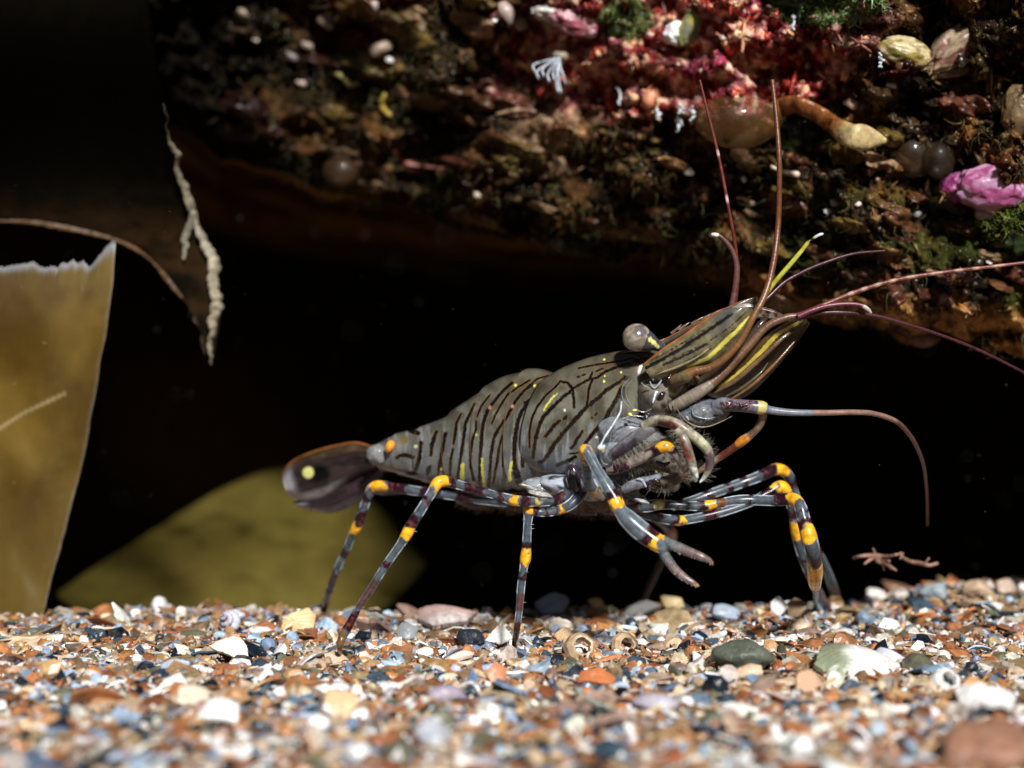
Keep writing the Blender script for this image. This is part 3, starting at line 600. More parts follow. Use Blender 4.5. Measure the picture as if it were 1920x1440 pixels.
# scattered little shells on the rock: one of a kind, copied
def flat_shell(seed): 
    v, f = chip(seed, 4, 22, .18, .6, 8); return v*np.array([1, .66, 1]), f
LS = [(478, 72, 9, (.72, .66, .60), 20), (612, 38, 24, (.28, .20, .15), 30), (575, 84, 16, (.24, .17, .13), 20), (546, 104, 15, (.16, .13, .12), 30), (712, 88, 26, (.30, .22, .16), -20), (730, 112, 9, (.70, .64, .58), 0),
      (566, 154, 12, (.70, .50, .42), 10), (702, 8, 14, (.34, .26, .22), 60), (950, 20, 30, (.42, .32, .28), 55), (975, 42, 22, (.30, .22, .18), 60), (1672, 160, 12, (.62, .55, .48), 0), (1600, 193, 20, (.50, .34, .24), 5),
      (1552, 396, 9, (.72, .68, .66), 30), (1610, 382, 8, (.70, .52, .46), 0), (1565, 380, 13, (.36, .32, .26), 12), (1395, 335, 8, (.70, .66, .60), 70), (740, 298, 7, (.80, .80, .76), 80), (455, 22, 14, (.26, .2, .13), 25), (1290, 322, 12, (.3, .24, .2), 20),
      (905, 12, 7, (.7, .7, .7), 80), (927, 38, 7, (.7, .7, .66), 0), (860, 200, 8, (.5, .42, .4), 60), (895, 365, 10, (.5, .4, .3), 20), (1720, 400, 12, (.2, .18, .2), 10), (1410, 380, 10, (.42, .3, .2), 10), (1855, 490, 10, (.7, .66, .6), 5)]
place_words = ['white spiral speck at the upper left', 'oval beige shell above the curled worm tube', 'flat beige oval shell near the upper left', 'dull grey oval shell near the upper left', 'large beige shell above the hooked tube', 'white ring shell beside the large beige one',
 'pinkish white knob shell left of the curled tube', 'pale oval shell at the top edge left of centre', 'long pinkish shell pointing down at the top edge, upper of two', 'long pinkish shell pointing down near the top edge, lower of two', 'white sliver below the yellow sponge', 'tan crescent shell right of the pink crust',
 'white bead shell on the mossy part', 'pink ring shell on the mossy part', 'thin crescent shell on the mossy part', 'white bead between the two long antennae', 'white upright bead left of the pink worm tube', 'tan flake at the top left', 'brown chip in the dark area below the drooping hydroids',
 'tiny white hook at the top edge', 'tiny white chip left of the feathery barnacle', 'greyish upright chip above the pink worm tube', 'tan bead on the lower rim of the rock', 'dark bluish chip left of the purple crust', 'tan chip in the mossy shade', 'white flat chip on the right edge of the rim']
for i, (x, y, wd, col, ro) in enumerate(LS):
    v, f = flat_shell(500+i); c0 = rockP(x, y, .10); s = wd/F*c0[1]; v = v*s; v = v@rotm((r_(80), 0, 0))[0].T; v = v@rotm((0, r_(ro), 0))[0].T
    tag(MB().add(v+c0, f, col).build('small_shell', M_shell, smooth=False), place_words[i], 'shell', 'small shells fixed to the rock')

# ------------------------------------------------------------------ kelp
def sheet(A, B, n, m, Df, colf, th=.03, bulge=0., end_taper=True):
    """solid blade between edge polylines A and B (photo pixels), given depth and real thickness"""
    a = resample(A, n); b = resample(B, n); t = np.linspace(0, 1, m)
    q = a[:, None]*(1-t)[None, :, None]+b[:, None]*t[None, :, None]; x, y = q[..., 0], q[..., 1]
    u = np.linspace(0, 1, n)[:, None]+0*t; vv = 0*u+t
    D = Df(x, y, u, vv)+0*x; edge = np.minimum(1, 6*np.minimum(np.minimum(vv, 1-vv), np.minimum(u, 1-u)+(.2 if not end_taper else 0)))**.5
    c = colf(x, y, u, vv); h = th*.5*(.12+.88*edge)
    f1, f2 = P(x, y, D-h), P(x, y, D+h); g = grid_tris(n, m); N = n*m
    rim = []
    def idx(i, j): return i*m+j
    loop = [idx(i, 0) for i in range(n)]+[idx(n-1, j) for j in range(1, m)]+[idx(i, m-1) for i in range(n-2, -1, -1)]+[idx(0, j) for j in range(m-2, 0, -1)]
    L = len(loop)
    for i in range(L):
        p, r2 = loop[i], loop[(i+1) % L]; rim += [[p, r2, r2+N], [p, r2+N, p+N]]
    V = np.vstack([f1.reshape(-1, 3), f2.reshape(-1, 3)]); C = np.vstack([c.reshape(-1, c.shape[-1])]*2)
    return V, np.vstack([g, g[:, ::-1]+N, np.array(rim)]), C
topA = [(-420, 560), (-200, 520), (0, 500), (40, 494), (65, 489), (72, 496), (85, 502), (98, 497), (110, 500), (118, 490), (128, 494), (136, 486), (145, 492), (158, 488), (168, 500), (180, 488), (195, 468), (213, 449), (219, 452)]
def kelpcol(x, y, u, v):
    q = np.stack([x/160, y/160, x*0], -1); t = fbm(q, 4, 41)
    c = L3((.085, .048, .006), (.155, .098, .016), ss(.3, .7, t)+.25*(fbm(np.stack([x/18, y/40, x*0], -1), 3, 2)-.5))
    c = c*(.7+.5*ss(1100, 600, y))[..., None]+np.array([.035, .035, .03])*ss(.22, 0, v)[..., None]; e = ss(.028, .0, v)+.14*ss(.985, 1., u)*(2*fbm(np.stack([x/9, y/9, x*0], -1), 3, 6)); c = c+(np.array([.42, .47, .52])-c)*np.clip(e, 0, 1)[..., None]*.8  # lighter towards the top: light from above put into the colour
    d, _ = seg_dist(x, y, [(-20, 815), (40, 775), (115, 738)]); c = c+(np.array([.42, .33, .16])-c)*ss(5, 2, d)[..., None]*.6
    return c
a_ = np.array(topA, float); n_ = 130
xs = np.interp(np.linspace(0, 1, n_), np.linspace(0, 1, len(a_)), a_[:, 0]); ys = np.interp(np.linspace(0, 1, n_), np.linspace(0, 1, len(a_)), a_[:, 1])
xs = np.concatenate([np.linspace(-420, 0, 40)[:-1], np.linspace(0, 219, 110)]); ys = np.interp(xs, a_[:, 0], a_[:, 1])+R.normal(0, 1.2, len(xs))
xb = np.interp(xs, [-420, 0, 219], [-420, 0, 80]); Bt = np.stack([xb, 1172+0*xb-26*ss(40, 96, xb)], 1)
ysm = np.interp(xs, [-420, 0, 219], [560, 500, 497]); JAG = ys-ysm
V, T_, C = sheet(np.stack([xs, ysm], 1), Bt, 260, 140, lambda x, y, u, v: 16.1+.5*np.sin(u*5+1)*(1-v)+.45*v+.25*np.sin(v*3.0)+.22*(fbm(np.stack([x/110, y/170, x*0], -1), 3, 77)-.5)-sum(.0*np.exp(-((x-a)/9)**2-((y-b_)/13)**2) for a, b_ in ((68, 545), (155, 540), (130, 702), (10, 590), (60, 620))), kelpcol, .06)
N_ = 260*140; ra = resample(np.stack([xs, ysm], 1), 260); jg = np.interp(ra[:, 0], xs, JAG); fall = np.clip(1-np.linspace(0, 1, 140)*9, 0, 1)**1.5
dzk = -(jg[:, None]*fall[None]).ravel()*16.1/F; V[:N_, 2] += dzk; V[N_:, 2] += dzk
blg = (np.linspace(0, 1, 260)**6)[:, None]*np.sin(np.pi*np.linspace(0, 1, 140))[None]*13*16.1/F; blg = blg+(np.linspace(0, 1, 260)**6)[:, None]*(fbm(np.stack([np.linspace(0, 14, 140), np.zeros(140), np.zeros(140)], -1), 3, 4)-.5)[None]*.04; V[:N_, 0] += blg.ravel(); V[N_:, 0] += blg.ravel()
# belly the right edge outwards a little
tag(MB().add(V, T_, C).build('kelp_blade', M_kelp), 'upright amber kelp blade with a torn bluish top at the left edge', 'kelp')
def olive(x, y, u, v):
    t = fbm(np.stack([x/200, y/200, x*0], -1), 3, 61); c = L3((.045, .034, .006), (.105, .082, .018), ss(.3, .7, t)); c = c+(np.array([.12, .08, .02])-c)*(.5*np.exp(-((x-340)/60)**2-((y-1075)/30)**2))[..., None]; return c*(1-.75*ss(620, 790, x))[..., None]  # darkened to the right so the blade fades out into shade
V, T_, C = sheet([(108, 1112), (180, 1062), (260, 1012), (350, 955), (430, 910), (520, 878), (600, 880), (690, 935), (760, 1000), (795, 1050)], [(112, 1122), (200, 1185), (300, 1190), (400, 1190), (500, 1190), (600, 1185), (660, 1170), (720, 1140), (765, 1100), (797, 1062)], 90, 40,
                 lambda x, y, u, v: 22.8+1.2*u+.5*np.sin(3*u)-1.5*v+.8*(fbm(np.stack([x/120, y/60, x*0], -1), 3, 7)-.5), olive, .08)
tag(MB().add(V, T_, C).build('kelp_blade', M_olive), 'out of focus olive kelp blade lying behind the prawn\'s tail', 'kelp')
dk = empty('dark_kelp', tuple(P(330, 450, 17)), label='almost black kelp frond with a pale ragged edge hanging at the upper left', category='kelp')
def dkcol(x, y, u, v): return L3((.005, .004, .002), (.030, .015, .005), ss(330, 470, y)*ss(.3, .7, fbm(np.stack([x/60, y/25, 0*x], -1), 3, 3)))
edgeR = [(240, -260), (262, -120), (285, 40), (300, 140), (308, 205), (318, 250), (330, 290), (345, 340), (362, 395), (385, 455), (402, 500), (413, 555), (411, 610), (398, 680)]
edgeL = [(-500, 300), (-300, 380), (-150, 405), (0, 412), (60, 414), (130, 426), (215, 448), (262, 470), (300, 505), (335, 548), (362, 590), (378, 630), (385, 655), (397, 682)]
def dkD(x, y, u, v): return 15.2+2.3*ss(-100, 500, y)+.3*np.sin(x*.01)
V, T_, C = sheet(edgeR, edgeL, 120, 60, dkD, dkcol, .05)
MB().add(V, T_, C).build('blade', M_dark, dk)
def edge_tube(pts, colf, name, dz, flat=.3, wob=.30, seed=0):
    s, T = smooth(pts, 2.5); D = dkD(s[:, 0], s[:, 1], 0, 0)-dz; q = P(s[:, 0], s[:, 1], D)
    nn = fbm(np.stack([s[:, 0]/9, s[:, 1]/9, s[:, 0]*0], -1), 3, seed+3); rr = s[:, 2]/F*D*(1+wob*4*(nn-.5)); rr = np.maximum(rr, .004)*.82
    q[:, 0] += .035*(fbm(np.stack([s[:, 1]/14, s[:, 0]*0+seed, s[:, 0]*0], -1), 3, 13)-.5)*2
    b = MB(); tube3(b, q, rr, colf(T), 12, flat); return b.build(name, M_edge, dk)
pale = lambda T: np.array([.10, .085, .045])+(np.array([.25, .215, .145])-np.array([.10, .085, .045]))*ss(1.5, 5, T)[:, None]  # pale colour stands in for light caught along the torn edge
edge_tube([(308, 195, 1.2), (314, 215, 2), (309, 235, 1.6), (318, 258, 3), (328, 278, 5), (334, 290, 6), (331, 306, 4), (338, 332, 6), (350, 362, 8), (360, 392, 9), (372, 425, 7), (384, 455, 9), (397, 488, 13), (402, 520, 14), (404, 555, 15), (402, 590, 14), (397, 620, 11), (396, 650, 8), (396, 676, 4), (396, 684, 1)], pale, 'torn_edge', .05)
edge_tube([(362, 398, 5), (354, 425, 7), (348, 450, 8), (344, 472, 8), (343, 488, 3)], lambda T: np.tile((.30, .27, .20), (len(T), 1)), 'torn_edge', .08, seed=4)
rimc = lambda T: np.tile((.10, .046, .012), (len(T), 1))*(.35+.65*np.sin(np.pi*np.clip(T/T[-1]+.1, 0, 1)))[:, None]
edge_tube([(-60, 412, 3), (0, 413, 4), (70, 416, 8), (140, 428, 9), (215, 448, 5), (262, 470, 7), (300, 505, 6), (335, 548, 4), (362, 590, 2.5), (378, 630, 3), (386, 665, 2)], rimc, 'rim', .01, .2, .2)

# ------------------------------------------------------------------ drifting twig and specks
tw = MB(); TWD = 16.2
for pts in ([(1600, 1046, 2), (1620, 1042, 3), (1642, 1042, 3.5), (1665, 1043, 2.5), (1693, 1037, 2)], [(1636, 1040, 2.5), (1645, 1052, 3), (1655, 1058, 2), (1658, 1070, 1.5)], [(1650, 1050, 2.5), (1668, 1062, 3), (1681, 1070, 1.5)],
            [(1640, 1044, 2.5), (1628, 1052, 2.5), (1620, 1058, 1.5)], [(1637, 1028, 1), (1642, 1040, 2.5), (1650, 1048, 3), (1668, 1052, 2)], [(1688, 1042, 1.5), (1705, 1052, 3), (1725, 1056, 3.2), (1742, 1060, 3), (1758, 1056, 2.5)], [(1735, 1056, 2), (1742, 1046, 1.5)], [(1693, 1037, 2), (1688, 1048, 1.8)]):
    s, T = smooth(pts, 2); q = P(s[:, 0], s[:, 1], TWD+.1*np.sin(s[:, 0]*.1)); tube3(tw, q, s[:, 2]*1.1/F*TWD*(1+.3*np.sin(T*20)), np.tile((.34, .19, .14), (len(q), 1)), 8)
tag(tw.build('drifting_twig', M_growth), 'pinkish brown branched scrap drifting above the gravel at lower right', 'debris')
n = 120; x = R.uniform(0, 1920, n); y = R.uniform(300, 1110, n); D = R.uniform(12, 26, n)
sp = MB(); vv, ff = stone(6, 1, 6, .6, .1); scatter(sp, [(vv, ff)], P(x, y, D), R.uniform(0, 6, (n, 3)), R.uniform(.0025, .0065, (n, 1))*np.ones((n, 3)), np.tile((.05, .06, .07), (n, 1)))
x = R.uniform(0, 1920, 90); y = R.uniform(350, 1110, 90); D = R.uniform(7.5, 11, 90); scatter(sp, [(vv, ff)], P(x, y, D), R.uniform(0, 6, (90, 3)), R.uniform(.002, .006, (90, 1))*np.ones((90, 3)), np.tile((.10, .12, .13), (90, 1)))
sp.build('floating_specks', M_growth, origin=(0, 15, 3), kind='stuff', label='tiny pale specks drifting in the dark water', category='specks')
# ------------------------------------------------------------------ the prawn
prawn = empty('prawn', tuple(P(1050, 1235, 14.6)), label='translucent olive grey prawn with black stripes and orange banded legs standing on the gravel', category='prawn')
BLK = (.004, .003, .004); OCH = (.20, .10, .02); YEL = (.80, .74, .12); ORG = (.85, .30, .015); MAR = (.035, .006, .010)
GLS = (.20, .25, .29, .24); YJ = (.85, .42, .02, 1); MB_ = (.022, .006, .012, .97); BR = (.16, .055, .015, .95)
def bodyD(x): return 14.75+(1100-np.minimum(np.asarray(x, float), 1190))*.0030
def c4(l): return [(820+a/4.267, 640+b/4.267) for a, b in l]
def c2(l): return [(480+a/2.954, 650+b/2.954) for a, b in l]
def cA(l): return [(1180+a/5.053, 560+b/5.053) for a, b in l]
STRIPES_C = [(c4(l), w_/4.267/2*1.45) for l, w_ in [
 ([(985, 320), (1040, 330), (1075, 370), (1085, 400), (1090, 440), (1095, 530)], 14),
 ([(985, 320), (940, 370), (870, 430), (800, 520), (755, 620), (738, 720), (738, 850)], 10),
 ([(1080, 390), (1000, 450), (930, 520), (850, 600), (820, 660), (795, 740), (775, 840), (765, 930)], 19),
 ([(1540, 255), (1460, 320), (1390, 370), (1350, 390), (1280, 460), (1190, 530), (1100, 630), (1000, 740), (930, 830), (880, 920), (840, 960), (815, 965)], 20),
 ([(1470, 370), (1440, 450), (1390, 530), (1340, 630), (1260, 720), (1210, 780), (1185, 815)], 20),
 ([(975, 635), (920, 690), (865, 760)], 19), ([(1030, 600), (1015, 620)], 18),
 ([(1160, 720), (1120, 780), (1095, 830), (1070, 855)], 15), ([(1105, 925), (1040, 960), (960, 990)], 18),
 ([(1090, 375), (1150, 340), (1220, 300), (1240, 250)], 12), ([(1220, 300), (1280, 290), (1340, 245), (1440, 205), (1560, 170), (1680, 130)], 14),
 ([(1240, 310), (1215, 370), (1205, 440), (1195, 520)], 13), ([(1120, 285), (1140, 280)], 9), ([(1160, 272), (1180, 265)], 9), ([(1270, 240), (1330, 215)], 8),
 ([(1130, 215), (1250, 190), (1380, 170), (1500, 150), (1620, 115)], 9), ([(1235, 612), (1240, 606)], 10), ([(1262, 590), (1278, 575)], 9), ([(1440, 100), (1560, 95), (1700, 80)], 9), ([(1060, 900), (1140, 890), (1150, 920)], 6)]]
STRIPES_A = [(c4(l), w_/4.267/2*1.35) for l, w_ in [
 ([(1000, 300), (900, 340), (830, 400), (770, 460), (700, 490)], 20),
 ([(715, 500), (670, 570), (640, 660), (620, 780), (615, 900), (620, 1000), (632, 1110)], 22), ([(622, 1010), (640, 1080), (648, 1125)], 40),
 ([(695, 700), (690, 800), (683, 900), (683, 1000)], 20),
 ([(760, 350), (700, 390), (640, 460), (600, 520), (560, 600), (490, 700), (450, 780), (430, 900), (420, 1040), (410, 1180)], 17),
 ([(520, 750), (495, 850), (480, 950), (460, 1060), (450, 1140)], 12), ([(525, 900), (522, 1000)], 8),
 ([(740, 310), (640, 370), (560, 430), (500, 520), (460, 600), (435, 660)], 11),
 ([(600, 330), (520, 400), (440, 500), (400, 560), (370, 640), (355, 760), (345, 900), (340, 1040), (335, 1170)], 18),
 ([(310, 640), (310, 700), (280, 800), (265, 900), (265, 1000), (290, 1110)], 13),
 ([(300, 500), (260, 580), (225, 660), (210, 780), (190, 900), (170, 1040), (160, 1110)], 16),
 ([(190, 580), (150, 660), (130, 820)], 12), ([(125, 860), (105, 960), (100, 1080)], 13), ([(60, 740), (40, 860), (10, 1060)], 15),
 ([(420, 430), (350, 520), (320, 600)], 9), ([(900, 270), (800, 300), (680, 400)], 8)]]
STRIPES_A += [(c2(l), w_/2.954/2*1.3) for l, w_ in [([(915, 530), (905, 620), (880, 700)], 15), ([(1000, 470), (975, 540), (970, 600)], 15), ([(962, 668), (950, 700)], 18),
 ([(850, 463), (900, 480)], 18), ([(780, 615), (800, 602), (840, 604), (870, 612)], 15), ([(840, 702), (890, 702)], 14), ([(1052, 480), (1030, 580), (1005, 720)], 13), ([(1110, 440), (1095, 530)], 10)]]
SPOT_C = [(c4([p])[0], r/4.267, c) for p, r, c in [((1335, 145), 13, YEL), ((1470, 248), 13, YEL), ((1335, 320), 15, YEL), ((1340, 278), 9, YEL), ((910, 462), 14, (.7, .7, .35)), ((935, 440), 8, YEL), ((1018, 550), 15, (.85, .85, .7)), ((880, 540), 9, OCH), ((1080, 860), 12, (.02, .03, .06))]]
SPOT_A = [(c4([p])[0], r/4.267, c) for p, r, c in [((625, 350), 17, YEL), ((778, 355), 16, YEL), ((312, 750), 14, YEL), ((35, 1020), 18, YEL), ((420, 530), 24, (.40, .19, .11)), ((600, 520), 20, (.42, .22, .14)), ((875, 240), 16, OCH), ((580, 1100), 26, YEL), ((200, 1100), 26, (.62, .6, .15)), ((376, 1150), 20, YEL)]]
SPOT_A += [(c2([p])[0], r/2.954, c) for p, r, c in [((885, 553), 16, (.6, .62, .3)), ((940, 730), 16, (.3, .25, .1)), ((820, 515), 40, (.17, .13, .05))]]
LINE_Y = [(c4(l), w_/4.267/2) for l, w_ in [([(592, 965), (575, 1110)], 20), ([(357, 940), (360, 1040), (378, 1165)], 18), ([(203, 985), (196, 1120)], 30), ([(960, 415), (910, 462), (850, 550)], 14)]]
SEGS = [c4(l) for l in [[(1050, 265), (960, 310), (860, 370), (780, 450), (735, 540), (720, 640), (722, 760), (740, 880), (775, 960)],
 [(700, 490), (690, 600), (705, 750), (718, 900), (700, 1080), (660, 1135)], [(640, 470), (570, 650), (545, 800), (545, 950), (560, 1110)], [(440, 470), (300, 600), (235, 760), (240, 900), (235, 1100)], [(250, 560), (180, 640), (90, 800), (60, 1100)], [(80, 680), (-10, 860), (-60, 1020)]]]
def shade(x, y, stripes, spots, edge):
    q = np.stack([x/26, y/26, x*0], -1)
    c = L3((.072, .070, .050), (.175, .172, .135), ss(.3, .7, fbm(q, 4, 5)))
    g = ss(780, 900, y); c = c+(np.array([.17, .195, .22])-c)*(g*.75*(.4+fbm(q*np.array([2.5, .5, 1]), 3, 9)))[..., None]          # paler blue grey flanks
    c = c+(np.array([.075, .055, .028])-c)*(ss(770, 680, y)*.55)[..., None]                  # browner back
    pl = ss(.55, .72, fbm(np.stack([x/7, y/45, x*0+3], -1), 3, 19))*ss(740, 860, y); c = c+(np.array([.34, .37, .40])-c)*(pl*.75)[..., None]  # pale upright streaks: silvery highlights put into the colour
    for (ox, oy, orx, ory) in ((1092, 742, 9, 17), (1122, 740, 12, 18), (1150, 715, 24, 10), (1000, 730, 20, 12)):
        k_ = np.exp(-((x-ox)/orx)**2-((y-oy)/ory)**2)*(.4+.9*fbm(np.stack([x/3, y/3, x*0], -1), 2, 12)); c = c+(np.array([.05, .042, .02])-c)*np.clip(k_*.8, 0, 1)[..., None]
    wob = 1+.5*(fbm(np.stack([x/3.5, y/3.5, x*0], -1), 2, 8)-.5)*2
    D = np.full(x.shape, 99.)
    for l, w_ in stripes:
        d, f = seg_dist(x, y, l); D = np.minimum(D, d-.35-w_*wob*(.75+.25*np.sin(np.pi*np.clip(f, .05, .95))))
    for l in edge:
        d, _ = seg_dist(x, y, l); c = c+(np.array([.34, .15, .05])-c)*(ss(2.2, .6, d)*.45)[..., None]
    c = c+(np.array(OCH)-c)*(ss(2.6, .5, D)*.6)[..., None]
    c = c+(np.array(BLK)-c)*ss(.8, -.3, D)[..., None]
    for l, w_ in LINE_Y if len(stripes) == len(STRIPES_A) or True else []:
        d, _ = seg_dist(x, y, l); c = c+(np.array([.72, .68, .10])-c)*(ss(w_+.5, w_-.8, d+1.2*(wob-1)*3))[..., None]
    for (sx, sy), r, col in spots:
        d = np.hypot(x-sx, y-sy)+(wob-1)*r*.35; c = c+(np.array(col)-c)*ss(r*.75, r*.5, d)[..., None]
    return c
def loft(st, n, m, colf, step=None, pw=.85):
    s, T = smooth(np.array([[a[0], a[1], b[0], b[1], w_] for a, b, w_ in st], float), -12)
    u = np.linspace(0, len(s)-1, n); s = np.stack([np.interp(u, np.arange(len(s)), s[:, k]) for k in range(5)], 1)
    mx = (s[:, 0]+s[:, 2])/2; D = bodyD(mx); a = P(s[:, 0], s[:, 1], D); b = P(s[:, 2], s[:, 3], D)
    C = (a+b)/2; Hv = (a-b)/2; ax = np.gradient(C, axis=0); ax /= np.linalg.norm(ax, axis=1)[:, None]
    Hn = Hv/np.linalg.norm(Hv, axis=1)[:, None]; lat = np.cross(ax, Hn); lat /= np.linalg.norm(lat, axis=1)[:, None]; lat *= np.sign(-lat[:, 1:2])
    W = s[:, 4]/F*D
    ph = np.linspace(0, 2*np.pi, m, endpoint=False); cs, sn = np.cos(ph), np.sin(ph)
    hz = np.sign(cs)*np.abs(cs)**.95; ly = np.sign(sn)*np.abs(sn)**pw
    sc = np.ones(n) if step is None else step(np.linspace(0, 1, n))
    near = C[:, None]+Hv[:, None]*hz[None, :, None]*sc[:, None, None]+lat[:, None]*(W*sc)[:, None, None]*np.abs(ly)[None, :, None]
    V = C[:, None]+Hv[:, None]*hz[None, :, None]*sc[:, None, None]+lat[:, None]*(W*sc)[:, None, None]*ly[None, :, None]
    x, y = unP(near); c = colf(x, y)
    return V.reshape(-1, 3), grid_tris(n, m, True), c.reshape(-1, 3), V
bm_ = MB()
AB = [((1085, 702), (1035, 880), 62), ((1045, 697), (1012, 905), 76), ((1008, 690), (985, 918), 80), ((960, 699), (952, 922), 80), ((918, 723), (916, 924), 76), ((880, 751), (880, 920), 68), ((840, 778), (846, 914), 60), ((800, 796), (808, 906), 50),
      ((765, 806), (776, 897), 42), ((738, 815), (749, 889), 34), ((715, 828), (724, 882), 24), ((697, 838), (702, 872), 15), ((690, 846), (692, 862), 5)]
def stepf(u):
    q = 1-((1-u)*7.4) % 1.0; return 1-.055*(1-q)**1.0*ss(1.02, .9, u)*ss(0, .15, u)-.0
ab_ = loft(AB, 420, 300, lambda x, y: shade(x, y, STRIPES_A, SPOT_A, []), stepf); ca_ = ab_[2].reshape(420, 300, 3); sv_ = stepf(np.linspace(0, 1, 420)); jmp = np.where(np.abs(np.diff(sv_)) > .015)[0]
for k_ in jmp: ca_[max(0, k_-1):k_+3] = ca_[max(0, k_-1):k_+3]*.45+np.array([.24, .13, .06])*.55
bm_.add(ab_[0], ab_[1], ca_.reshape(-1, 3))
def rimmed(r):
    V_, t_, c_, g_ = r; c_ = c_.reshape(360, 300, 3); c_[5:11] = c_[5:11]*.3+np.array([.34, .15, .05])*.7; c_[:5] = (.12, .10, .08); return V_, t_, c_.reshape(-1, 3)
CP = [((1049, 704), (1004, 886), 80), ((1053, 701), (1006, 888), 85), ((1080, 685), (1034, 893), 88), ((1115, 671), (1072, 894), 84), ((1150, 662), (1110, 884), 75), ((1185, 656), (1150, 850), 61), ((1215, 653), (1180, 810), 46), ((1240, 652), (1204, 770), 33), ((1254, 654), (1222, 742), 24), ((1264, 660), (1240, 718), 20), ((1270, 668), (1254, 700), 9)]
bm_.add(*rimmed(loft(CP, 360, 300, lambda x, y: shade(x, y, STRIPES_C, SPOT_C, [c4([(1640, 165), (1560, 230), (1530, 300), (1500, 370), (1450, 370)])]))))
def blob(mb, x, y, rx, ry, D, rz, col, rot=0, ns=.12, sub=4, seed=0, al=None, spotc=None, spotth=.64, fq=2.5):
    v, f = ICO[sub]; vv = v*(1+ns*2*(fbm(v*1.7+seed, 3, seed)-.5))[:, None]*np.array([rx/F*D, rz, ry/F*D]); cs, sn = math.cos(r_(rot)), math.sin(r_(rot))
    a, b = vv[:, 0].copy(), vv[:, 2].copy(); vv[:, 0] = a*cs+b*sn; vv[:, 2] = -a*sn+b*cs
    c = np.tile(np.array(col, float)[:3], (len(v), 1)); c *= (.8+.4*fbm(v*4+seed, 3, 2))[:, None]
    if spotc is not None: c = c+(np.array(spotc)-c)*ss(spotth-.03, spotth+.03, fbm(v*fq+seed*2.1, 4, seed))[:, None]
    if al is not None: c = np.hstack([c, np.full((len(c), 1), al)])
    mb.add(vv+P(x, y, D), f, c)
GRY = (.17, .15, .12); PALE = (.40, .44, .50)
HD = [(1228, 742, 38, 40, 14.35, .26, GRY, 0, (.02, .012, .01), .66), (1262, 722, 30, 26, 14.3, .20, (.14, .12, .07), 20, (.5, .5, .52), .66), (1292, 706, 20, 16, 14.2, .14, (.16, .11, .05), 30, (.02, .01, .01), .63), (1250, 770, 30, 18, 14.35, .18, (.12, .08, .05), 0, (.01, .006, .006), .55),  # pale spot colours here stand in for white glints
      (1180, 812, 60, 30, 14.35, .16, (.34, .37, .41), 12, None, 1), (1165, 850, 42, 36, 14.4, .18, PALE, 0, None, 1), (1222, 850, 55, 40, 14.55, .2, (.27, .25, .21), 0, (.02, .01, .008), .6), (1262, 868, 44, 30, 14.6, .18, (.15, .12, .08), 25, (.01, .006, .005), .55),
      (1225, 900, 52, 22, 14.55, .16, (.20, .17, .13), 14, (.015, .008, .01), .58), (1160, 905, 45, 30, 14.5, .2, (.32, .32, .32), 0, (.05, .02, .015), .62), (1110, 912, 44, 26, 14.5, .2, (.34, .37, .42), 0, (.03, .02, .04), .6), (1062, 910, 52, 20, 14.55, .2, PALE, 6, (.01, .008, .015), .6), (1020, 912, 40, 16, 14.6, .16, (.30, .32, .34), 10, (.6, .6, .5), .66),
      (1175, 935, 36, 16, 14.5, .15, (.38, .40, .44), 0, (.02, .01, .01), .58), (1078, 902, 16, 34, 14.3, .09, (.03, .02, .03), -8, (.25, .25, .3), .6), (1315, 776, 46, 27, 14.25, .15, (.26, .27, .28), -8, (.10, .13, .20), .55), (1345, 770, 24, 20, 14.2, .12, (.20, .19, .2), 0, None, 1)]
mth = MB(); gil = MB()
for i, (x, y, rx, ry, D, rz, col, rot, sc_, th_) in enumerate(HD):
    if i in (4, 5): blob(gil, x, y, rx, ry, D, rz, col, rot, .08, 5, i+1, al=.5); blob(gil, x+4, y+3, rx*.7, ry*.6, D, rz*.6, (.20, .17, .18), rot, .25, 4, i+31, al=.6, spotc=(.06, .04, .05), spotth=.52)
    elif 6 <= i <= 9 or i in (13, 15, 16):
        blob(mth, x, y, rx, ry, D, rz, col, rot, .12, 5, i+1, al=.5, spotc=sc_, spotth=th_, fq=3.5)
        for k_ in range(3): blob(mth, x+R.uniform(-.4, .4)*rx, y+R.uniform(-.3, .3)*ry, rx*R.uniform(.3, .55), ry*R.uniform(.25, .5), D-rz*.25, rz*.6, np.array(col)*R.uniform(.6, 1.3), rot+R.uniform(-50, 50), .2, 4, i*7+k_, al=.7, spotc=(.03, .012, .01), spotth=.56)
    else: blob(bm_, x, y, rx, ry, D, rz, col, rot, .2, 4, i+1, spotc=sc_, spotth=th_)
mth.build('mouthparts', M_leg, prawn); gil.build('gill_cover', M_leg, prawn)
blob(bm_, 1185, 845, 62, 42, 14.75, .2, (.10, .085, .065), 0, .15, 4, 77, spotc=(.03, .02, .015), spotth=.55)
def c6(l): return [(1080+a/6, 680+b/6) for a, b in l]  # thin tubes over the head; the pale ones imitate glints
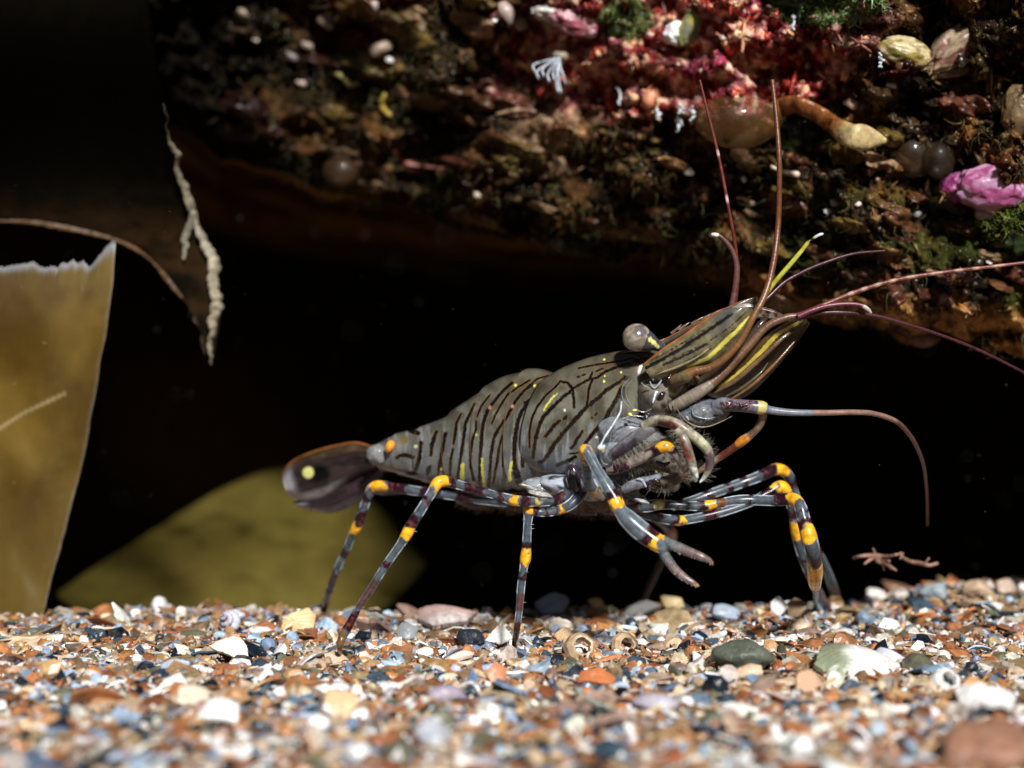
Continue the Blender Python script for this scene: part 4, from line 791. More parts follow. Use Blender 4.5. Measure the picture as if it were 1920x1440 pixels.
for l, r_px, col in [([(830, 210), (850, 250), (885, 285), (925, 250), (965, 195)], 2.4, (.50, .54, .60)), ([(905, 320), (885, 380), (862, 455)], 2.6, (.55, .62, .75)), ([(735, 220), (770, 260), (835, 300)], 1.3, (.4, .4, .38)),
    ([(640, 190), (580, 250), (560, 330), (585, 430), (645, 510), (760, 555), (850, 520)], 1.8, (.30, .28, .22)), ([(600, 180), (530, 260), (515, 340), (540, 440), (620, 520)], 1.4, (.30, .34, .38)), ([(1105, 440), (1160, 560), (1260, 670), (1380, 722), (1500, 715), (1640, 660), (1760, 600)], 1.5, (.34, .26, .18)),
    ([(1345, 470), (1310, 540), (1345, 600), (1480, 630), (1640, 590)], 1.4, (.36, .38, .42)), ([(1240, 600), (1270, 650)], 3, (.6, .62, .62)), ([(1075, 130), (1045, 180), (1040, 235)], 5, (.03, .012, .01)), ([(1000, 330), (950, 380), (915, 410)], 6.5, (.025, .012, .015)),
    ([(830, 560), (800, 610), (770, 650)], 8, (.03, .02, .04)), ([(1085, 480), (1090, 560), (1085, 650)], 1.6, (.01, .01, .01)), ([(600, 610), (500, 650), (410, 760), (380, 900)], 1.2, (.38, .38, .36)), ([(820, 620), (640, 600), (480, 640)], 1.4, (.34, .35, .36)), ([(380, 990), (440, 860), (560, 770), (700, 720)], 1.2, (.36, .36, .36)),
    ([(660, 525), (660, 545)], 5.5, (.85, .74, .10)), ([(618, 570), (600, 600)], 5, (.85, .72, .10)), ([(215, 830), (245, 865)], 4.5, (.5, .56, .62)), ([(540, 1060), (640, 1190), (760, 1195)], 1.6, (.6, .6, .55)), ([(640, 1290), (620, 1180)], 1.2, (.4, .38, .3)), ([(890, 1210), (915, 1240)], 3, (.75, .65, .15)),
    ([(680, 1310), (740, 1320), (790, 1400)], 3.5, (.55, .60, .70)), ([(820, 1330), (900, 1330), (960, 1370)], 5, (.02, .015, .01)), ([(900, 1110), (980, 1150), (1060, 1120)], 6, (.03, .014, .01)), ([(1180, 1340), (1280, 1290), (1320, 1265)], 3, (.14, .05, .02)), ([(280, 1080), (320, 1140), (400, 1130), (440, 1060)], 1.2, (.45, .42, .33)), ([(500, 1000), (560, 900), (640, 850)], 4.5, (.06, .045, .06)),
    ([(1230, 60), (1180, 60), (1130, 90), (1105, 140)], 3, (.34, .16, .05)), ([(1210, 170), (1215, 175)], 4, (.6, .58, .55)), ([(850, 180), (880, 190)], 4, (.30, .42, .52))]:
    s_, T_6 = smooth(c6(l), 1.5); z6 = 14.06+.0002*(s_[:, 0]-1180)*0; n6 = len(s_); w6 = r_px/F*14*(1-.55*np.abs(np.linspace(-1, 1, n6))**2)
    tube3(bm_, P(s_[:, 0], s_[:, 1], z6+.03+0*s_[:, 0]), w6*.85*(1+.8*(fbm(np.stack([s_[:, 0]/6, s_[:, 1]/6, 0*s_[:, 0]], -1), 3, 2)-.5)), np.array(col)[None]*(.45+.5*fbm(np.stack([s_[:, 0]/9, s_[:, 1]/9, 0*s_[:, 0]], -1), 3, 5))[:, None]*(2.4 if max(col) > .7 else 1.), 10)
# dark joining mass inside the head so nothing hangs free
blob(bm_, 1250, 715, 60, 36, 14.6, .2, (.10, .08, .05), -35, .1, 4, 40)
bm_.build('body', M_body, prawn)

def limb(name, pts, bands, m=None, base=GLS, parent=None, ns=16, spines=0, flat=None, label=None, tipc=None, jit=.08, half=False, extra=None):
    """pts: (px, py, D, r px); bands: (t0, t1, rgba) in control-point units"""
    s, T = smooth(pts, 1.6); q = P(s[:, 0], s[:, 1], s[:, 2]); rr = s[:, 3]/F*s[:, 2]
    c = np.tile(np.array(base, float), (len(q), 1)); nz = fbm(np.stack([s[:, 0]/5, s[:, 1]/5, 0*T], -1), 3, 3)-.5
    for t0, t1, col in bands:
        k = ss(t0-.10, t0+.08, T+nz*jit*3)*ss(t1+.10, t1-.08, T+nz*jit*3); c = c+(np.array(col)-c)*k[:, None]
    b = MB(); tube3(b, q, np.maximum(rr, .004), c, ns, flat)
    # irregular edges of the bands: nudge the ring colours around the limb
    V = b.v[0]; Cc = b.c[0]; nr = len(q); idx = np.arange(nr*ns).reshape(nr, ns); sh = (fbm(V[idx.ravel()]*14, 2, 9).reshape(nr, ns)-.5)*2*9
    src = np.clip(np.arange(nr)[:, None]+np.round(sh).astype(int), 0, nr-1); Cc[idx.ravel()] = c[src.ravel()]
    # muscle core seen through the clear shell: darker than the wall; the pale outline comes from the rim-light tubes below
    tg = np.gradient(q, axis=0); tg /= np.linalg.norm(tg, axis=1)[:, None]; nn_ = np.cross(tg, np.array([0, 1, 0])); nn_ /= np.linalg.norm(nn_, axis=1)[:, None]+1e-9
    for sd_ in (1, -1):   # pale tubes along both edges, standing in for bright rim light
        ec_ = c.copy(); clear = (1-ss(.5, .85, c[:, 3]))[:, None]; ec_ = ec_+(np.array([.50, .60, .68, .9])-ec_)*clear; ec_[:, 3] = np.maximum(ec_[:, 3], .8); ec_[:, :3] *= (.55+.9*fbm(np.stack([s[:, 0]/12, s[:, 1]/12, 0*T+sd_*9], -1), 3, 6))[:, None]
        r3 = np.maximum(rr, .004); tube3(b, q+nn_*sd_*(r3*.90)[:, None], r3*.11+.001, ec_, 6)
    cc = np.tile(np.array([.045, .05, .06, .62]), (nr, 1)); cc[:, :3] += .10*np.maximum(0, fbm(np.stack([s[:, 0]/9, s[:, 1]/9, 0*T+5], -1), 3, 3)-.5)[:, None]
    tube3(b, q[2:-2], np.maximum(rr, .004)[2:-2]*.66, cc[2:-2], ns, flat)
    if half:
        ctr_ = np.repeat(q, ns, 0); upw = ss(-.1, .45, (V[:nr*ns, 2]-ctr_[:, 2])/np.repeat(np.maximum(rr, .004), ns)+.8*(fbm(V[:nr*ns]*12, 2, 5)-.5))[:, None]; hb = np.tile(np.array(base, float), (nr*ns, 1)); dk_ = (Cc[:nr*ns, :1] < .13); Cc[:nr*ns] = np.where(dk_, Cc[:nr*ns]*(1-upw)+hb*upw, Cc[:nr*ns])
    mo = fbm(V[:nr*ns]*34, 2, 31)[:, None]; Cc[:nr*ns, :3] = Cc[:nr*ns, :3]*(.55+.9*mo)+np.array([.10, .02, .008])*ss(.58, .70, mo)*(Cc[:nr*ns, 3:4] > .9)*(Cc[:nr*ns, :1] < .1)
    if spines:
        k = R.integers(int(nr*.35), nr-4, spines); d = R.normal(0, 1, (spines, 3))*np.array([1, .5, .15]); d /= np.linalg.norm(d, axis=1)[:, None]
        hairs(b, q[k]+d*rr[k][:, None]*.8, d, np.full(spines, .035), np.full(spines, .005), np.tile((.35, .33, .3, .9), (spines, 1)), 2, .2)
    if extra: extra(b)
    o = b.build(name, m or M_leg, parent or prawn)
    if label: o['label'] = label
    return o
gd = lambda px, py: float(on_ground(px, py))
# walking legs, nearest to farthest
DB = gd(638, 1238)
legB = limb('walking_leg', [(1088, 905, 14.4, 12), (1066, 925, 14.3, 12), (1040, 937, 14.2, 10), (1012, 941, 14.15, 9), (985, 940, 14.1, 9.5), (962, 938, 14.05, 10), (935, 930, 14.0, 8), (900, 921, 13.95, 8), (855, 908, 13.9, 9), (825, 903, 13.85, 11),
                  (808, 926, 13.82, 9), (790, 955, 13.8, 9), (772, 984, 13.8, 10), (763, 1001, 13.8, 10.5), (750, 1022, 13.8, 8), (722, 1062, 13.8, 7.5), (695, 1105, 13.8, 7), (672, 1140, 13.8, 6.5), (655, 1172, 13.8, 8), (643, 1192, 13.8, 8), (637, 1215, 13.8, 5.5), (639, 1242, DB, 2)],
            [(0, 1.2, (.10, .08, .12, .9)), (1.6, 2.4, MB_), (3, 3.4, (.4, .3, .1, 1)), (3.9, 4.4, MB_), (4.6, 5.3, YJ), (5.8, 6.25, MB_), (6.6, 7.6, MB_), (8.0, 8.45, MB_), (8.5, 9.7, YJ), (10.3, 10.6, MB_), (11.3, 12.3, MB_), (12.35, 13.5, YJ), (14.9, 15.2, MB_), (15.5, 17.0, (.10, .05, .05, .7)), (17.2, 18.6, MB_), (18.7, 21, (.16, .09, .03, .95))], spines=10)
DA = gd(603, 1158)+.15
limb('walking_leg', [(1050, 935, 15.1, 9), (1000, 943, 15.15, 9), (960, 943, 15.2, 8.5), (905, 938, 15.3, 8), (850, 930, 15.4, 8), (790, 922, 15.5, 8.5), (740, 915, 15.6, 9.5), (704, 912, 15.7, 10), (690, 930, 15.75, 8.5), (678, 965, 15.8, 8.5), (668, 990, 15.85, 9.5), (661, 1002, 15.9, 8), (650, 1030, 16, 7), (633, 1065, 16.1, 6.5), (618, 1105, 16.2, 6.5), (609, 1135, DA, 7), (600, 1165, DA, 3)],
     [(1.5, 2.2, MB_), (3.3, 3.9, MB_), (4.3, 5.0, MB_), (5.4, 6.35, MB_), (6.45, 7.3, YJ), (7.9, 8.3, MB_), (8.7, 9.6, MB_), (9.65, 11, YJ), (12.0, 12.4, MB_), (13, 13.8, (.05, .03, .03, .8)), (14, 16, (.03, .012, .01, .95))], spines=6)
DC = gd(965, 1226)
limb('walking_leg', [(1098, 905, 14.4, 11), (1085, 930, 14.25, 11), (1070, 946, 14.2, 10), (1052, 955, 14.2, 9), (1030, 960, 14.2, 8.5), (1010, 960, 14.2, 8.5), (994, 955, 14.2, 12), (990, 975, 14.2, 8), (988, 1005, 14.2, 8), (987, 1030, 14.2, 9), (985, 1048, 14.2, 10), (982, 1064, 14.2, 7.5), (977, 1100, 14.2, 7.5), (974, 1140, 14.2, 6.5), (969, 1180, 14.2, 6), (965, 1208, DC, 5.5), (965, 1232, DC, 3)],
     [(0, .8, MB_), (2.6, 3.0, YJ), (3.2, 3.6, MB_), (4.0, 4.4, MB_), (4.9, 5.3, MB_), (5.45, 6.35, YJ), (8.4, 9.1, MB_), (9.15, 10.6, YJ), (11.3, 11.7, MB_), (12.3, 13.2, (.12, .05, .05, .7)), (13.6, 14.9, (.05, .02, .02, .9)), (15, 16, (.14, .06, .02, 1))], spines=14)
# front legs on the right
DE = gd(1531, 1152)
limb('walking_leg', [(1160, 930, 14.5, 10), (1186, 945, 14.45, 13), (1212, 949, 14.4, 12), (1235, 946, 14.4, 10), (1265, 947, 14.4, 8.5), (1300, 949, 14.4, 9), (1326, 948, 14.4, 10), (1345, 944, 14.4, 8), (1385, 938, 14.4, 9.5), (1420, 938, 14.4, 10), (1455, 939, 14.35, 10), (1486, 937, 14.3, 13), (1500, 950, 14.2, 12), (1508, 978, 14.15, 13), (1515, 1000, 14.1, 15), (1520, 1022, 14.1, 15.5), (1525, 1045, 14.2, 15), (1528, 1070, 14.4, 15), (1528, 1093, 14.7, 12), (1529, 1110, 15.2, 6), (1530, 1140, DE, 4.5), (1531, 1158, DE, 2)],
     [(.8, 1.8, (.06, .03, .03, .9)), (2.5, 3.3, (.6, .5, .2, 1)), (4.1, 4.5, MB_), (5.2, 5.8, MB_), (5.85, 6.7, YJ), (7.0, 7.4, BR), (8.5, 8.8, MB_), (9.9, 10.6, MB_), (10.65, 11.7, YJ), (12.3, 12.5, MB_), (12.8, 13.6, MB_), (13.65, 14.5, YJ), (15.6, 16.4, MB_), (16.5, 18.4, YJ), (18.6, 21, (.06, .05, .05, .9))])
DF = gd(1564, 1160)
limb('walking_leg', [(1170, 940, 14.8, 9), (1205, 962, 14.85, 9.5), (1240, 972, 14.9, 9), (1270, 976, 14.95, 10), (1290, 974, 15, 8.5), (1340, 964, 15.05, 8.5), (1400, 945, 15.1, 8), (1440, 925, 15.15, 9), (1464, 913, 15.2, 12), (1478, 930, 15.2, 10), (1487, 965, 15.25, 9), (1493, 998, 15.3, 10), (1500, 1030, 15.4, 9), (1512, 1062, 15.5, 9), (1530, 1100, 15.7, 8.5), (1548, 1135, DF, 8), (1566, 1164, DF, 3)],
     [(0, .8, (.05, .03, .03, .9)), (1.5, 1.9, MB_), (2.5, 3.0, MB_), (3.05, 3.7, YJ), (4.6, 5.1, MB_), (6.7, 7.5, MB_), (7.6, 8.7, YJ), (9.6, 10.2, MB_), (10.5, 11.4, YJ), (12.3, 12.8, MB_), (13.2, 16, (.03, .018, .018, .95))], spines=4)
DG = gd(1578, 1150)+.3
limb('walking_leg', [(1260, 950, 15.3, 8), (1300, 938, 15.35, 8), (1345, 922, 15.4, 9), (1385, 908, 15.45, 9), (1425, 893, 15.5, 10), (1457, 880, 15.6, 11), (1478, 892, 15.7, 9.5), (1490, 925, 15.8, 8), (1504, 970, 15.9, 7), (1530, 1025, 16.1, 7), (1552, 1075, 16.4, 8.5), (1567, 1115, DG, 8.5), (1580, 1158, DG, 4)],
     [(.3, .6, MB_), (1.4, 1.8, MB_), (2.3, 2.7, MB_), (3.1, 3.4, MB_), (4.0, 4.7, MB_), (4.75, 5.7, YJ), (6.3, 6.8, MB_), (8.8, 9.3, MB_), (10.6, 12, (.03, .015, .015, .95))])
limb('walking_leg', [(1200, 955, 15.8, 7), (1245, 985, 16.6, 8), (1258, 1005, 17.0, 11), (1246, 1040, 17.4, 6), (1225, 1085, 17.8, 5.5), (1206, 1128, 18.1, 4)], [(1.6, 2.5, (.5, .16, .02, 1))], base=(.12, .07, .05, .7))
# claw leg: arm, hand and two fingers
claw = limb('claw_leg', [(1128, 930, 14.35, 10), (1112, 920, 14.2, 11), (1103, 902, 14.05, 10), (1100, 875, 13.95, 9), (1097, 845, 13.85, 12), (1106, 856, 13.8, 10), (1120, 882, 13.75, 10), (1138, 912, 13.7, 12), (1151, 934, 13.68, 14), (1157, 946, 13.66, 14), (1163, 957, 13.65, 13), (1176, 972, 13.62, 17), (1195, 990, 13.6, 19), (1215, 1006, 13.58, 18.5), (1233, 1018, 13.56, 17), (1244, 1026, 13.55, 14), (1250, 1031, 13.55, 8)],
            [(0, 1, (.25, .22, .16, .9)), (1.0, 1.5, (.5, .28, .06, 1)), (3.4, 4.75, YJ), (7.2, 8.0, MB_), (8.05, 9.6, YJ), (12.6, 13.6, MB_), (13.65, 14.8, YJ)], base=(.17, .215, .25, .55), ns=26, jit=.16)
def finger(name, pts, par):
    s, T = smooth(pts, 1.4); q = P(s[:, 0], s[:, 1], s[:, 2]); rr = s[:, 3]/F*s[:, 2]; c = L3((.17, .20, .22, .6), (.20, .14, .13, .75), ss(.3, 2.4, T)); c = c+(np.array([.55, .26, .10, 1])-c)*ss(4.0, 4.9, T)[:, None]; c[:, :3] *= (.6+.8*fbm(np.stack([s[:, 0]/4, s[:, 1]/4, 0*T], -1), 3, 3))[:, None]; c[ss(.25, .1, T) > .5] = YJ
    b = MB(); tube3(b, q, rr, c, 14); k = np.arange(6, len(q)-2, 3); n = len(k); sd = 1
    d = np.tile(np.array([.15, -.6, -.6 if True else .6]), (n, 1))+R.normal(0, .25, (n, 3)); d /= np.linalg.norm(d, axis=1)[:, None]
    hairs(b, q[k]+d*rr[k][:, None]*.85, d, np.full(n, .022), np.full(n, .005), np.tile((.5, .42, .35, 1), (n, 1)), 2, .1)
    return b.build(name, M_leg, par)
finger('finger', [(1240, 1012, 13.56, 10), (1262, 1022, 13.52, 10), (1290, 1034, 13.48, 9), (1315, 1044, 13.45, 7.5), (1330, 1051, 13.44, 5), (1336, 1057, 13.44, 2)], claw)
finger('finger', [(1238, 1026, 13.58, 10), (1250, 1046, 13.56, 9.5), (1266, 1068, 13.54, 8.5), (1285, 1084, 13.52, 7), (1300, 1093, 13.5, 5), (1310, 1099, 13.5, 2)], claw)
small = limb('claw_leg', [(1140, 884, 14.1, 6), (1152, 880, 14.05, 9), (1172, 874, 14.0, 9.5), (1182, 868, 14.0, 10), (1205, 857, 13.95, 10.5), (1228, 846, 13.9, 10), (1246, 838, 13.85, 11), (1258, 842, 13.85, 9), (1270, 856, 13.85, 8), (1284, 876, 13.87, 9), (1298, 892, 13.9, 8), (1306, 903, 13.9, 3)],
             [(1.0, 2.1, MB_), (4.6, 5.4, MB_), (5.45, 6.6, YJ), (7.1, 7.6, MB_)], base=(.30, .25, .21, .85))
# mouth limbs with comb bristles
def combs(mb, pts, n, ln, dirv, spread=.25, col=(.36, .33, .27, .7)):
    s, T = smooth(pts, 2); k = R.integers(0, len(s), n); q = P(s[k, 0], s[k, 1], s[k, 2]); d = np.array(dirv)+R.normal(0, spread, (n, 3)); d /= np.linalg.norm(d, axis=1)[:, None]
    hairs(mb, q+d*(s[k, 3]/F*s[k, 2])[:, None]*.8, d, ln*R.uniform(.6, 1.2, n), np.full(n, .0019), np.tile(col, (n, 1)), 3, .35)
def mlimb(pts, bands, base, n, ln, dirv, spread=.25, name='mouth_limb'):
    o = limb(name, pts, bands, base=base, half=True, jit=.2, extra=lambda b: combs(b, pts, int(n*.7), ln, dirv, spread)); return o
mlimb([(1206, 800, 13.95, 8), (1226, 789, 13.9, 9), (1250, 790, 13.85, 11), (1275, 800, 13.82, 11.5), (1292, 812, 13.8, 10), (1312, 828, 13.8, 10), (1327, 845, 13.82, 9), (1331, 868, 13.85, 8), (1324, 890, 13.88, 5), (1312, 905, 13.9, 1.5)],
      [(1.4, 3.5, (.05, .012, .012, 1)), (4.2, 5.4, (.46, .46, .30, .85)), (6.2, 7.5, (.12, .08, .09, .95)), (8, 9, (.6, .68, .7, 1))], (.40, .36, .26, .72), 150, .085, (.8, -.35, .5), .5)
mlimb([(1268, 806, 13.78, 7), (1282, 824, 13.75, 9.5), (1290, 850, 13.74, 10.5), (1299, 876, 13.76, 8), (1307, 897, 13.8, 3)], [(.6, 2.6, (.08, .022, .015, 1)), (3.3, 4, (.75, .78, .74, 1))], (.34, .31, .24, .75), 130, .07, (-.9, -.3, -.2), .3)
mlimb([(1146, 856, 14.05, 8), (1160, 846, 14.0, 12), (1180, 830, 13.98, 13), (1205, 812, 13.96, 13), (1230, 798, 13.95, 9)], [(.3, 2.6, (.045, .032, .045, .9))], (.20, .19, .20, .6), 200, .12, (.45, -.35, -.8), .14)
mlimb([(1165, 868, 14.1, 8), (1195, 858, 14.08, 10), (1228, 838, 14.06, 10), (1262, 826, 14.04, 9)], [(.8, 1.4, BR)], (.26, .20, .12, .7), 160, .10, (.4, -.35, -.85), .14)
mlimb([(1215, 905, 14.2, 8), (1245, 906, 14.15, 12), (1272, 894, 14.1, 11), (1300, 876, 14.05, 7), (1316, 864, 14.0, 3)], [(.6, 1.3, (.02, .01, .015, 1)), (2.0, 3.3, (.06, .02, .012, .95))], (.20, .16, .12, .65), 130, .09, (.5, -.4, -.6), .5)
mlimb([(1168, 918, 14.2, 7), (1190, 908, 14.15, 10), (1222, 900, 14.12, 9), (1240, 888, 14.1, 5)], [(1.6, 2.3, (.02, .015, .04, 1))], (.28, .30, .34, .7), 110, .08, (.2, -.5, .6), .6)
limb('mouth_limb', [(1428, 768, 14.1, 8), (1430, 783, 14.1, 7.5), (1422, 800, 14.15, 7), (1408, 815, 14.2, 7), (1393, 826, 14.25, 9), (1378, 838, 14.3, 7), (1352, 856, 14.35, 6.5), (1322, 876, 14.4, 5.5), (1305, 888, 14.45, 4)], [(3.5, 4.6, (.7, .25, .03, 1)), (4.7, 6.2, (.12, .03, .015, .95))], base=(.30, .19, .12, .75))
# fine white feeler down to the pale bud
limb('palp', [(1165, 752, 14.0, 1), (1163, 772, 13.95, 1.4), (1150, 795, 13.85, 1.5), (1135, 818, 13.8, 1.7), (1127, 834, 13.78, 2.2), (1127, 838, 13.78, 8), (1130, 848, 13.8, 4)], [(4.4, 6, (.80, .75, .40, 1))], base=(.55, .6, .66, .9), ns=10)
# pale lumps standing in for glints on the coxae
for (x, y, a_x, a_y) in [(1010, 925, 26, 6), (995, 914, 22, 4), (1204, 940, 14, 4)]:
    b = MB(); blob(b, x, y, a_x, a_y, 14.15, .05, (.36, .38, .38), 16, .4, 4, int(x), al=.8, spotc=(.7, .68, .5), spotth=.6); b.build('coxa_glint', M_leg, prawn)
# belly fringe of swimmerets
for (x0, y0, x1, y1, h, D) in [(850, 935, 930, 940, 22, 15.6), (905, 935, 990, 945, 24, 15.4), (960, 938, 1060, 945, 22, 15.2), (1030, 940, 1120, 950, 26, 15.0), (1095, 935, 1160, 948, 30, 14.85)]:
    V, T_, C = sheet([(x0, y0-14), ((x0+x1)/2, y0-18), (x1, y1-12)], [(x0+4, y0+h*.4), ((x0+x1)/2, y0+h), (x1, y1+h*.7)], 40, 14, lambda x, y, u, v: D+.15*v, lambda x, y, u, v: np.concatenate([L3((.14, .075, .04), (.05, .025, .018), ss(.4, .6, fbm(np.stack([x/7, y/14, x*0], -1), 3, 4))), .9+0*x[..., None]], -1), .07)
    b = MB().add(V, T_, C); s_ = np.stack([np.linspace(x0+4, x1, 70), np.interp(np.linspace(0, 1, 70), [0, .5, 1], [y0+h*.4, y0+h, y1+h*.7]), np.full(70, D), np.full(70, 1.)], 1)
    combs(b, s_[::8], 70, .05, (-.3, 0, -1), .35, (.25, .15, .09, .8)); b.build('swimmeret', M_scale, prawn)

# eye on its stalk
v, f = ICO[5]; eD = 14.15; er = 27.5/F*eD
ec = L3((.36, .30, .25), (.20, .18, .11), ss(.4, .6, fbm(v*3, 4, 3))); pu = ss(.55, .35, np.hypot(v[:, 0]-.15, v[:, 2]-.42)+.3*(fbm(v*5, 2, 4)-.5)); ec = ec+(np.array([.035, .03, .06])-ec)*(pu*.8)[:, None]
ec = ec+(np.array([.30, .26, .24])-ec)*(ss(-.1, -.7, v[:, 2])*.5)[:, None]
eye = MB().add(v*er*np.array([1, 1, .97])+P(1194, 633, eD), f, ec).build('eye', M_eye, prawn)
s, T = smooth([(1203, 637, 14.15, 24), (1216, 641, 14.17, 19), (1228, 646, 14.2, 12.5), (1238, 651, 14.22, 9), (1248, 657, 14.3, 9)], 1.2); q = P(s[:, 0], s[:, 1], s[:, 2])
sc_ = np.tile((.05, .06, .08), (len(q), 1)).astype(float); b = MB(); tube3(b, q, s[:, 3]/F*s[:, 2], sc_, 40)
V = b.v[0]; X_, Y_ = unP(V); Cc = b.c[0][:, :3]; e1 = seg_dist(X_, Y_, [(1219, 637), (1226, 642)])[0]+5*(fbm(V*30, 2, 3)-.5); e2 = seg_dist(X_, Y_, [(1230, 647), (1233, 650)])[0]
k_ = np.maximum(ss(5, 3, e1), ss(4, 2.5, e2))*(V[:, 1] < 14.25); Cc += (np.array([.80, .74, .25])-Cc)*k_[:, None]; b.c[0][:, :3] = Cc
b.build('eyestalk', M_body, eye)

# rostrum with teeth
def blade(name, A, B, n, m, D, colf, th, par=prawn, mt=None, label=None, extra=None):
    V, T_, C = sheet(A, B, n, m, D if callable(D) else (lambda x, y, u, v: D+0*x), colf, th); b = MB().add(V, T_, C)
    if extra: extra(b)
    o = b.build(name, mt or M_scale, par)
    if label: o['label'] = label
    return o
def withA(c, a): return np.concatenate([c, np.broadcast_to(np.asarray(a, float), c.shape[:-1])[..., None]], -1)
def roscol(x, y, u, v):
    c = L3((.10, .085, .05), (.06, .05, .035), ss(.4, .6, fbm(np.stack([x/9, y/9, 0*x], -1), 3, 3)))
    c = c+(np.array([.32, .10, .03])-c)*(ss(.10, .02, v))[..., None]; d, _ = seg_dist(x, y, [(1200, 672), (1290, 622), (1360, 588)]); c = c+(np.array(BLK)-c)*ss(2.2, .8, d)[..., None]; return withA(c, .85)
def teeth(b):
    for (x, y, tx, ty) in [(1232, 641, 1251, 633), (1262, 622, 1278, 608), (1276, 615, 1293, 604), (1300, 604, 1318, 594), (1318, 596, 1338, 586), (1336, 588, 1352, 580)]:
        s, T = smooth([(x-4, y+4, 14.45, 3.5), ((x+tx)/2, (y+ty)/2+1, 14.45, 2.4), (tx, ty, 14.45, .5)], 1.2); tube3(b, P(s[:, 0], s[:, 1], s[:, 2]), s[:, 3]/F*s[:, 2], np.tile((.12, .08, .06, .95), (len(s), 1)), 8)
blade('rostrum', [(1180, 660), (1235, 640), (1290, 612), (1340, 588), (1385, 566), (1420, 556)], [(1190, 690), (1240, 668), (1290, 640), (1345, 612), (1390, 588), (1422, 562)], 90, 14, 14.45, roscol, .09, extra=teeth)
# antennal scales
def sc1(x, y, u, v):
    c = L3((.10, .085, .040), (.17, .14, .075), ss(.35, .65, fbm(np.stack([x/14-y/30, y/14, 0*x], -1), 3, 6)))
    c = c+(np.array([.08, .09, .11])-c)*(ss(1320, 1360, x)*.6*ss(.75, .3, v))[..., None]
    for l, w_ in [([(1212, 690), (1280, 652), (1330, 618), (1372, 590)], 3.4), ([(1245, 684), (1290, 664), (1325, 645)], 2.4), ([(1222, 676), (1285, 640), (1345, 603)], .6), ([(1240, 700), (1280, 682), (1340, 650), (1385, 612)], 1.0), ([(1330, 640), (1370, 612), (1400, 584)], .8), ([(1262, 672), (1310, 650)], .7)]:
        d, _ = seg_dist(x, y, l); c = c+(np.array([.010, .006, .006])-c)*ss(w_+1, w_-1, d+2*(fbm(np.stack([x/4, y/4, 0*x], -1), 2, 1)-.5)*2)[..., None]
    c = c+(np.array([.42, .10, .02])-c)*ss(.055, .02, v)[..., None]
    l = [(1289, 687), (1308, 680), (1328, 671), (1348, 652), (1363, 637), (1378, 624), (1392, 608), (1404, 594)]; d, fr = seg_dist(x, y, l); w_ = 1.6+2.6*np.sin(np.pi*np.clip(fr, 0, 1))+.9*(fbm(np.stack([x/3, y/3, 0*x], -1), 2, 2)-.5)*2
    c = c+(np.array([.74, .66, .13])-c)*ss(w_+.7, w_-.7, d)[..., None]; return withA(c*(.75+.5*fbm(np.stack([(x+y)/5, (x-y*.9)/60, 0*x], -1), 3, 12))[..., None], .88)
blade('antennal_scale', [(1204, 684), (1240, 655), (1279, 629), (1315, 604), (1348, 582), (1366, 575)], [(1225, 716), (1262, 706), (1300, 690), (1350, 672), (1392, 632), (1415, 580)], 190, 50, lambda x, y, u, v: 14.12-.08*np.sin(np.pi*v)+0*x, sc1, .05)
blade('antennal_scale', [(1364, 578), (1380, 573), (1400, 569), (1425, 574), (1455, 583), (1478, 596)], [(1372, 604), (1395, 600), (1415, 596), (1435, 598), (1455, 600), (1474, 602)], 40, 14, 14.4, lambda x, y, u, v: withA(L3((.24, .20, .17), (.10, .06, .04), ss(.35, .65, fbm(np.stack([x/8, y/8, 0*x], -1), 3, 16))*ss(1380, 1430, x)+ss(1410, 1440, x)*.6), .85), .05)
def sc2(x, y, u, v):
    c = L3((.022, .016, .010), (.06, .036, .020), ss(.35, .65, fbm(np.stack([x/20-y/40, y/14, 0*x], -1), 3, 7))); a = .68+0*x; c = c*(.5+1.0*fbm(np.stack([(x+y)/4, (x-y*.9)/60, 0*x], -1), 3, 14))[..., None]
    l = [(1350, 725), (1378, 705), (1400, 687), (1418, 669), (1438, 648), (1457, 627), (1481, 613), (1503, 602)]; d, fr = seg_dist(x, y, l); w_ = 2.4+1.8*np.sin(np.pi*fr)+1.3*(fbm(np.stack([x/3, y/3, 0*x], -1), 2, 2)-.5)*2; k = ss(w_+.7, w_-.7, d)
    d2, _ = seg_dist(x, y, [(p[0]-4, p[1]-9) for p in l]); c = c+(np.array([.15, .08, .03])-c)*ss(6, 3, d2)[..., None]
    c = c+(np.array([.72, .58, .08])-c)*k[..., None]; e = np.maximum(ss(.06, .01, v), ss(.975, 1, u)); c = c+(np.array([.28, .13, .06])-c)*e[..., None]; return withA(c, np.clip(a+k+e, 0, 1))
blade('antennal_scale', [(1325, 742), (1352, 710), (1385, 675), (1420, 642), (1465, 610), (1500, 592), (1513, 598)], [(1342, 748), (1375, 751), (1406, 739), (1442, 706), (1476, 666), (1502, 632), (1519, 606)], 170, 60, lambda x, y, u, v: 14.2+.25*v+0*x, sc2, .05)
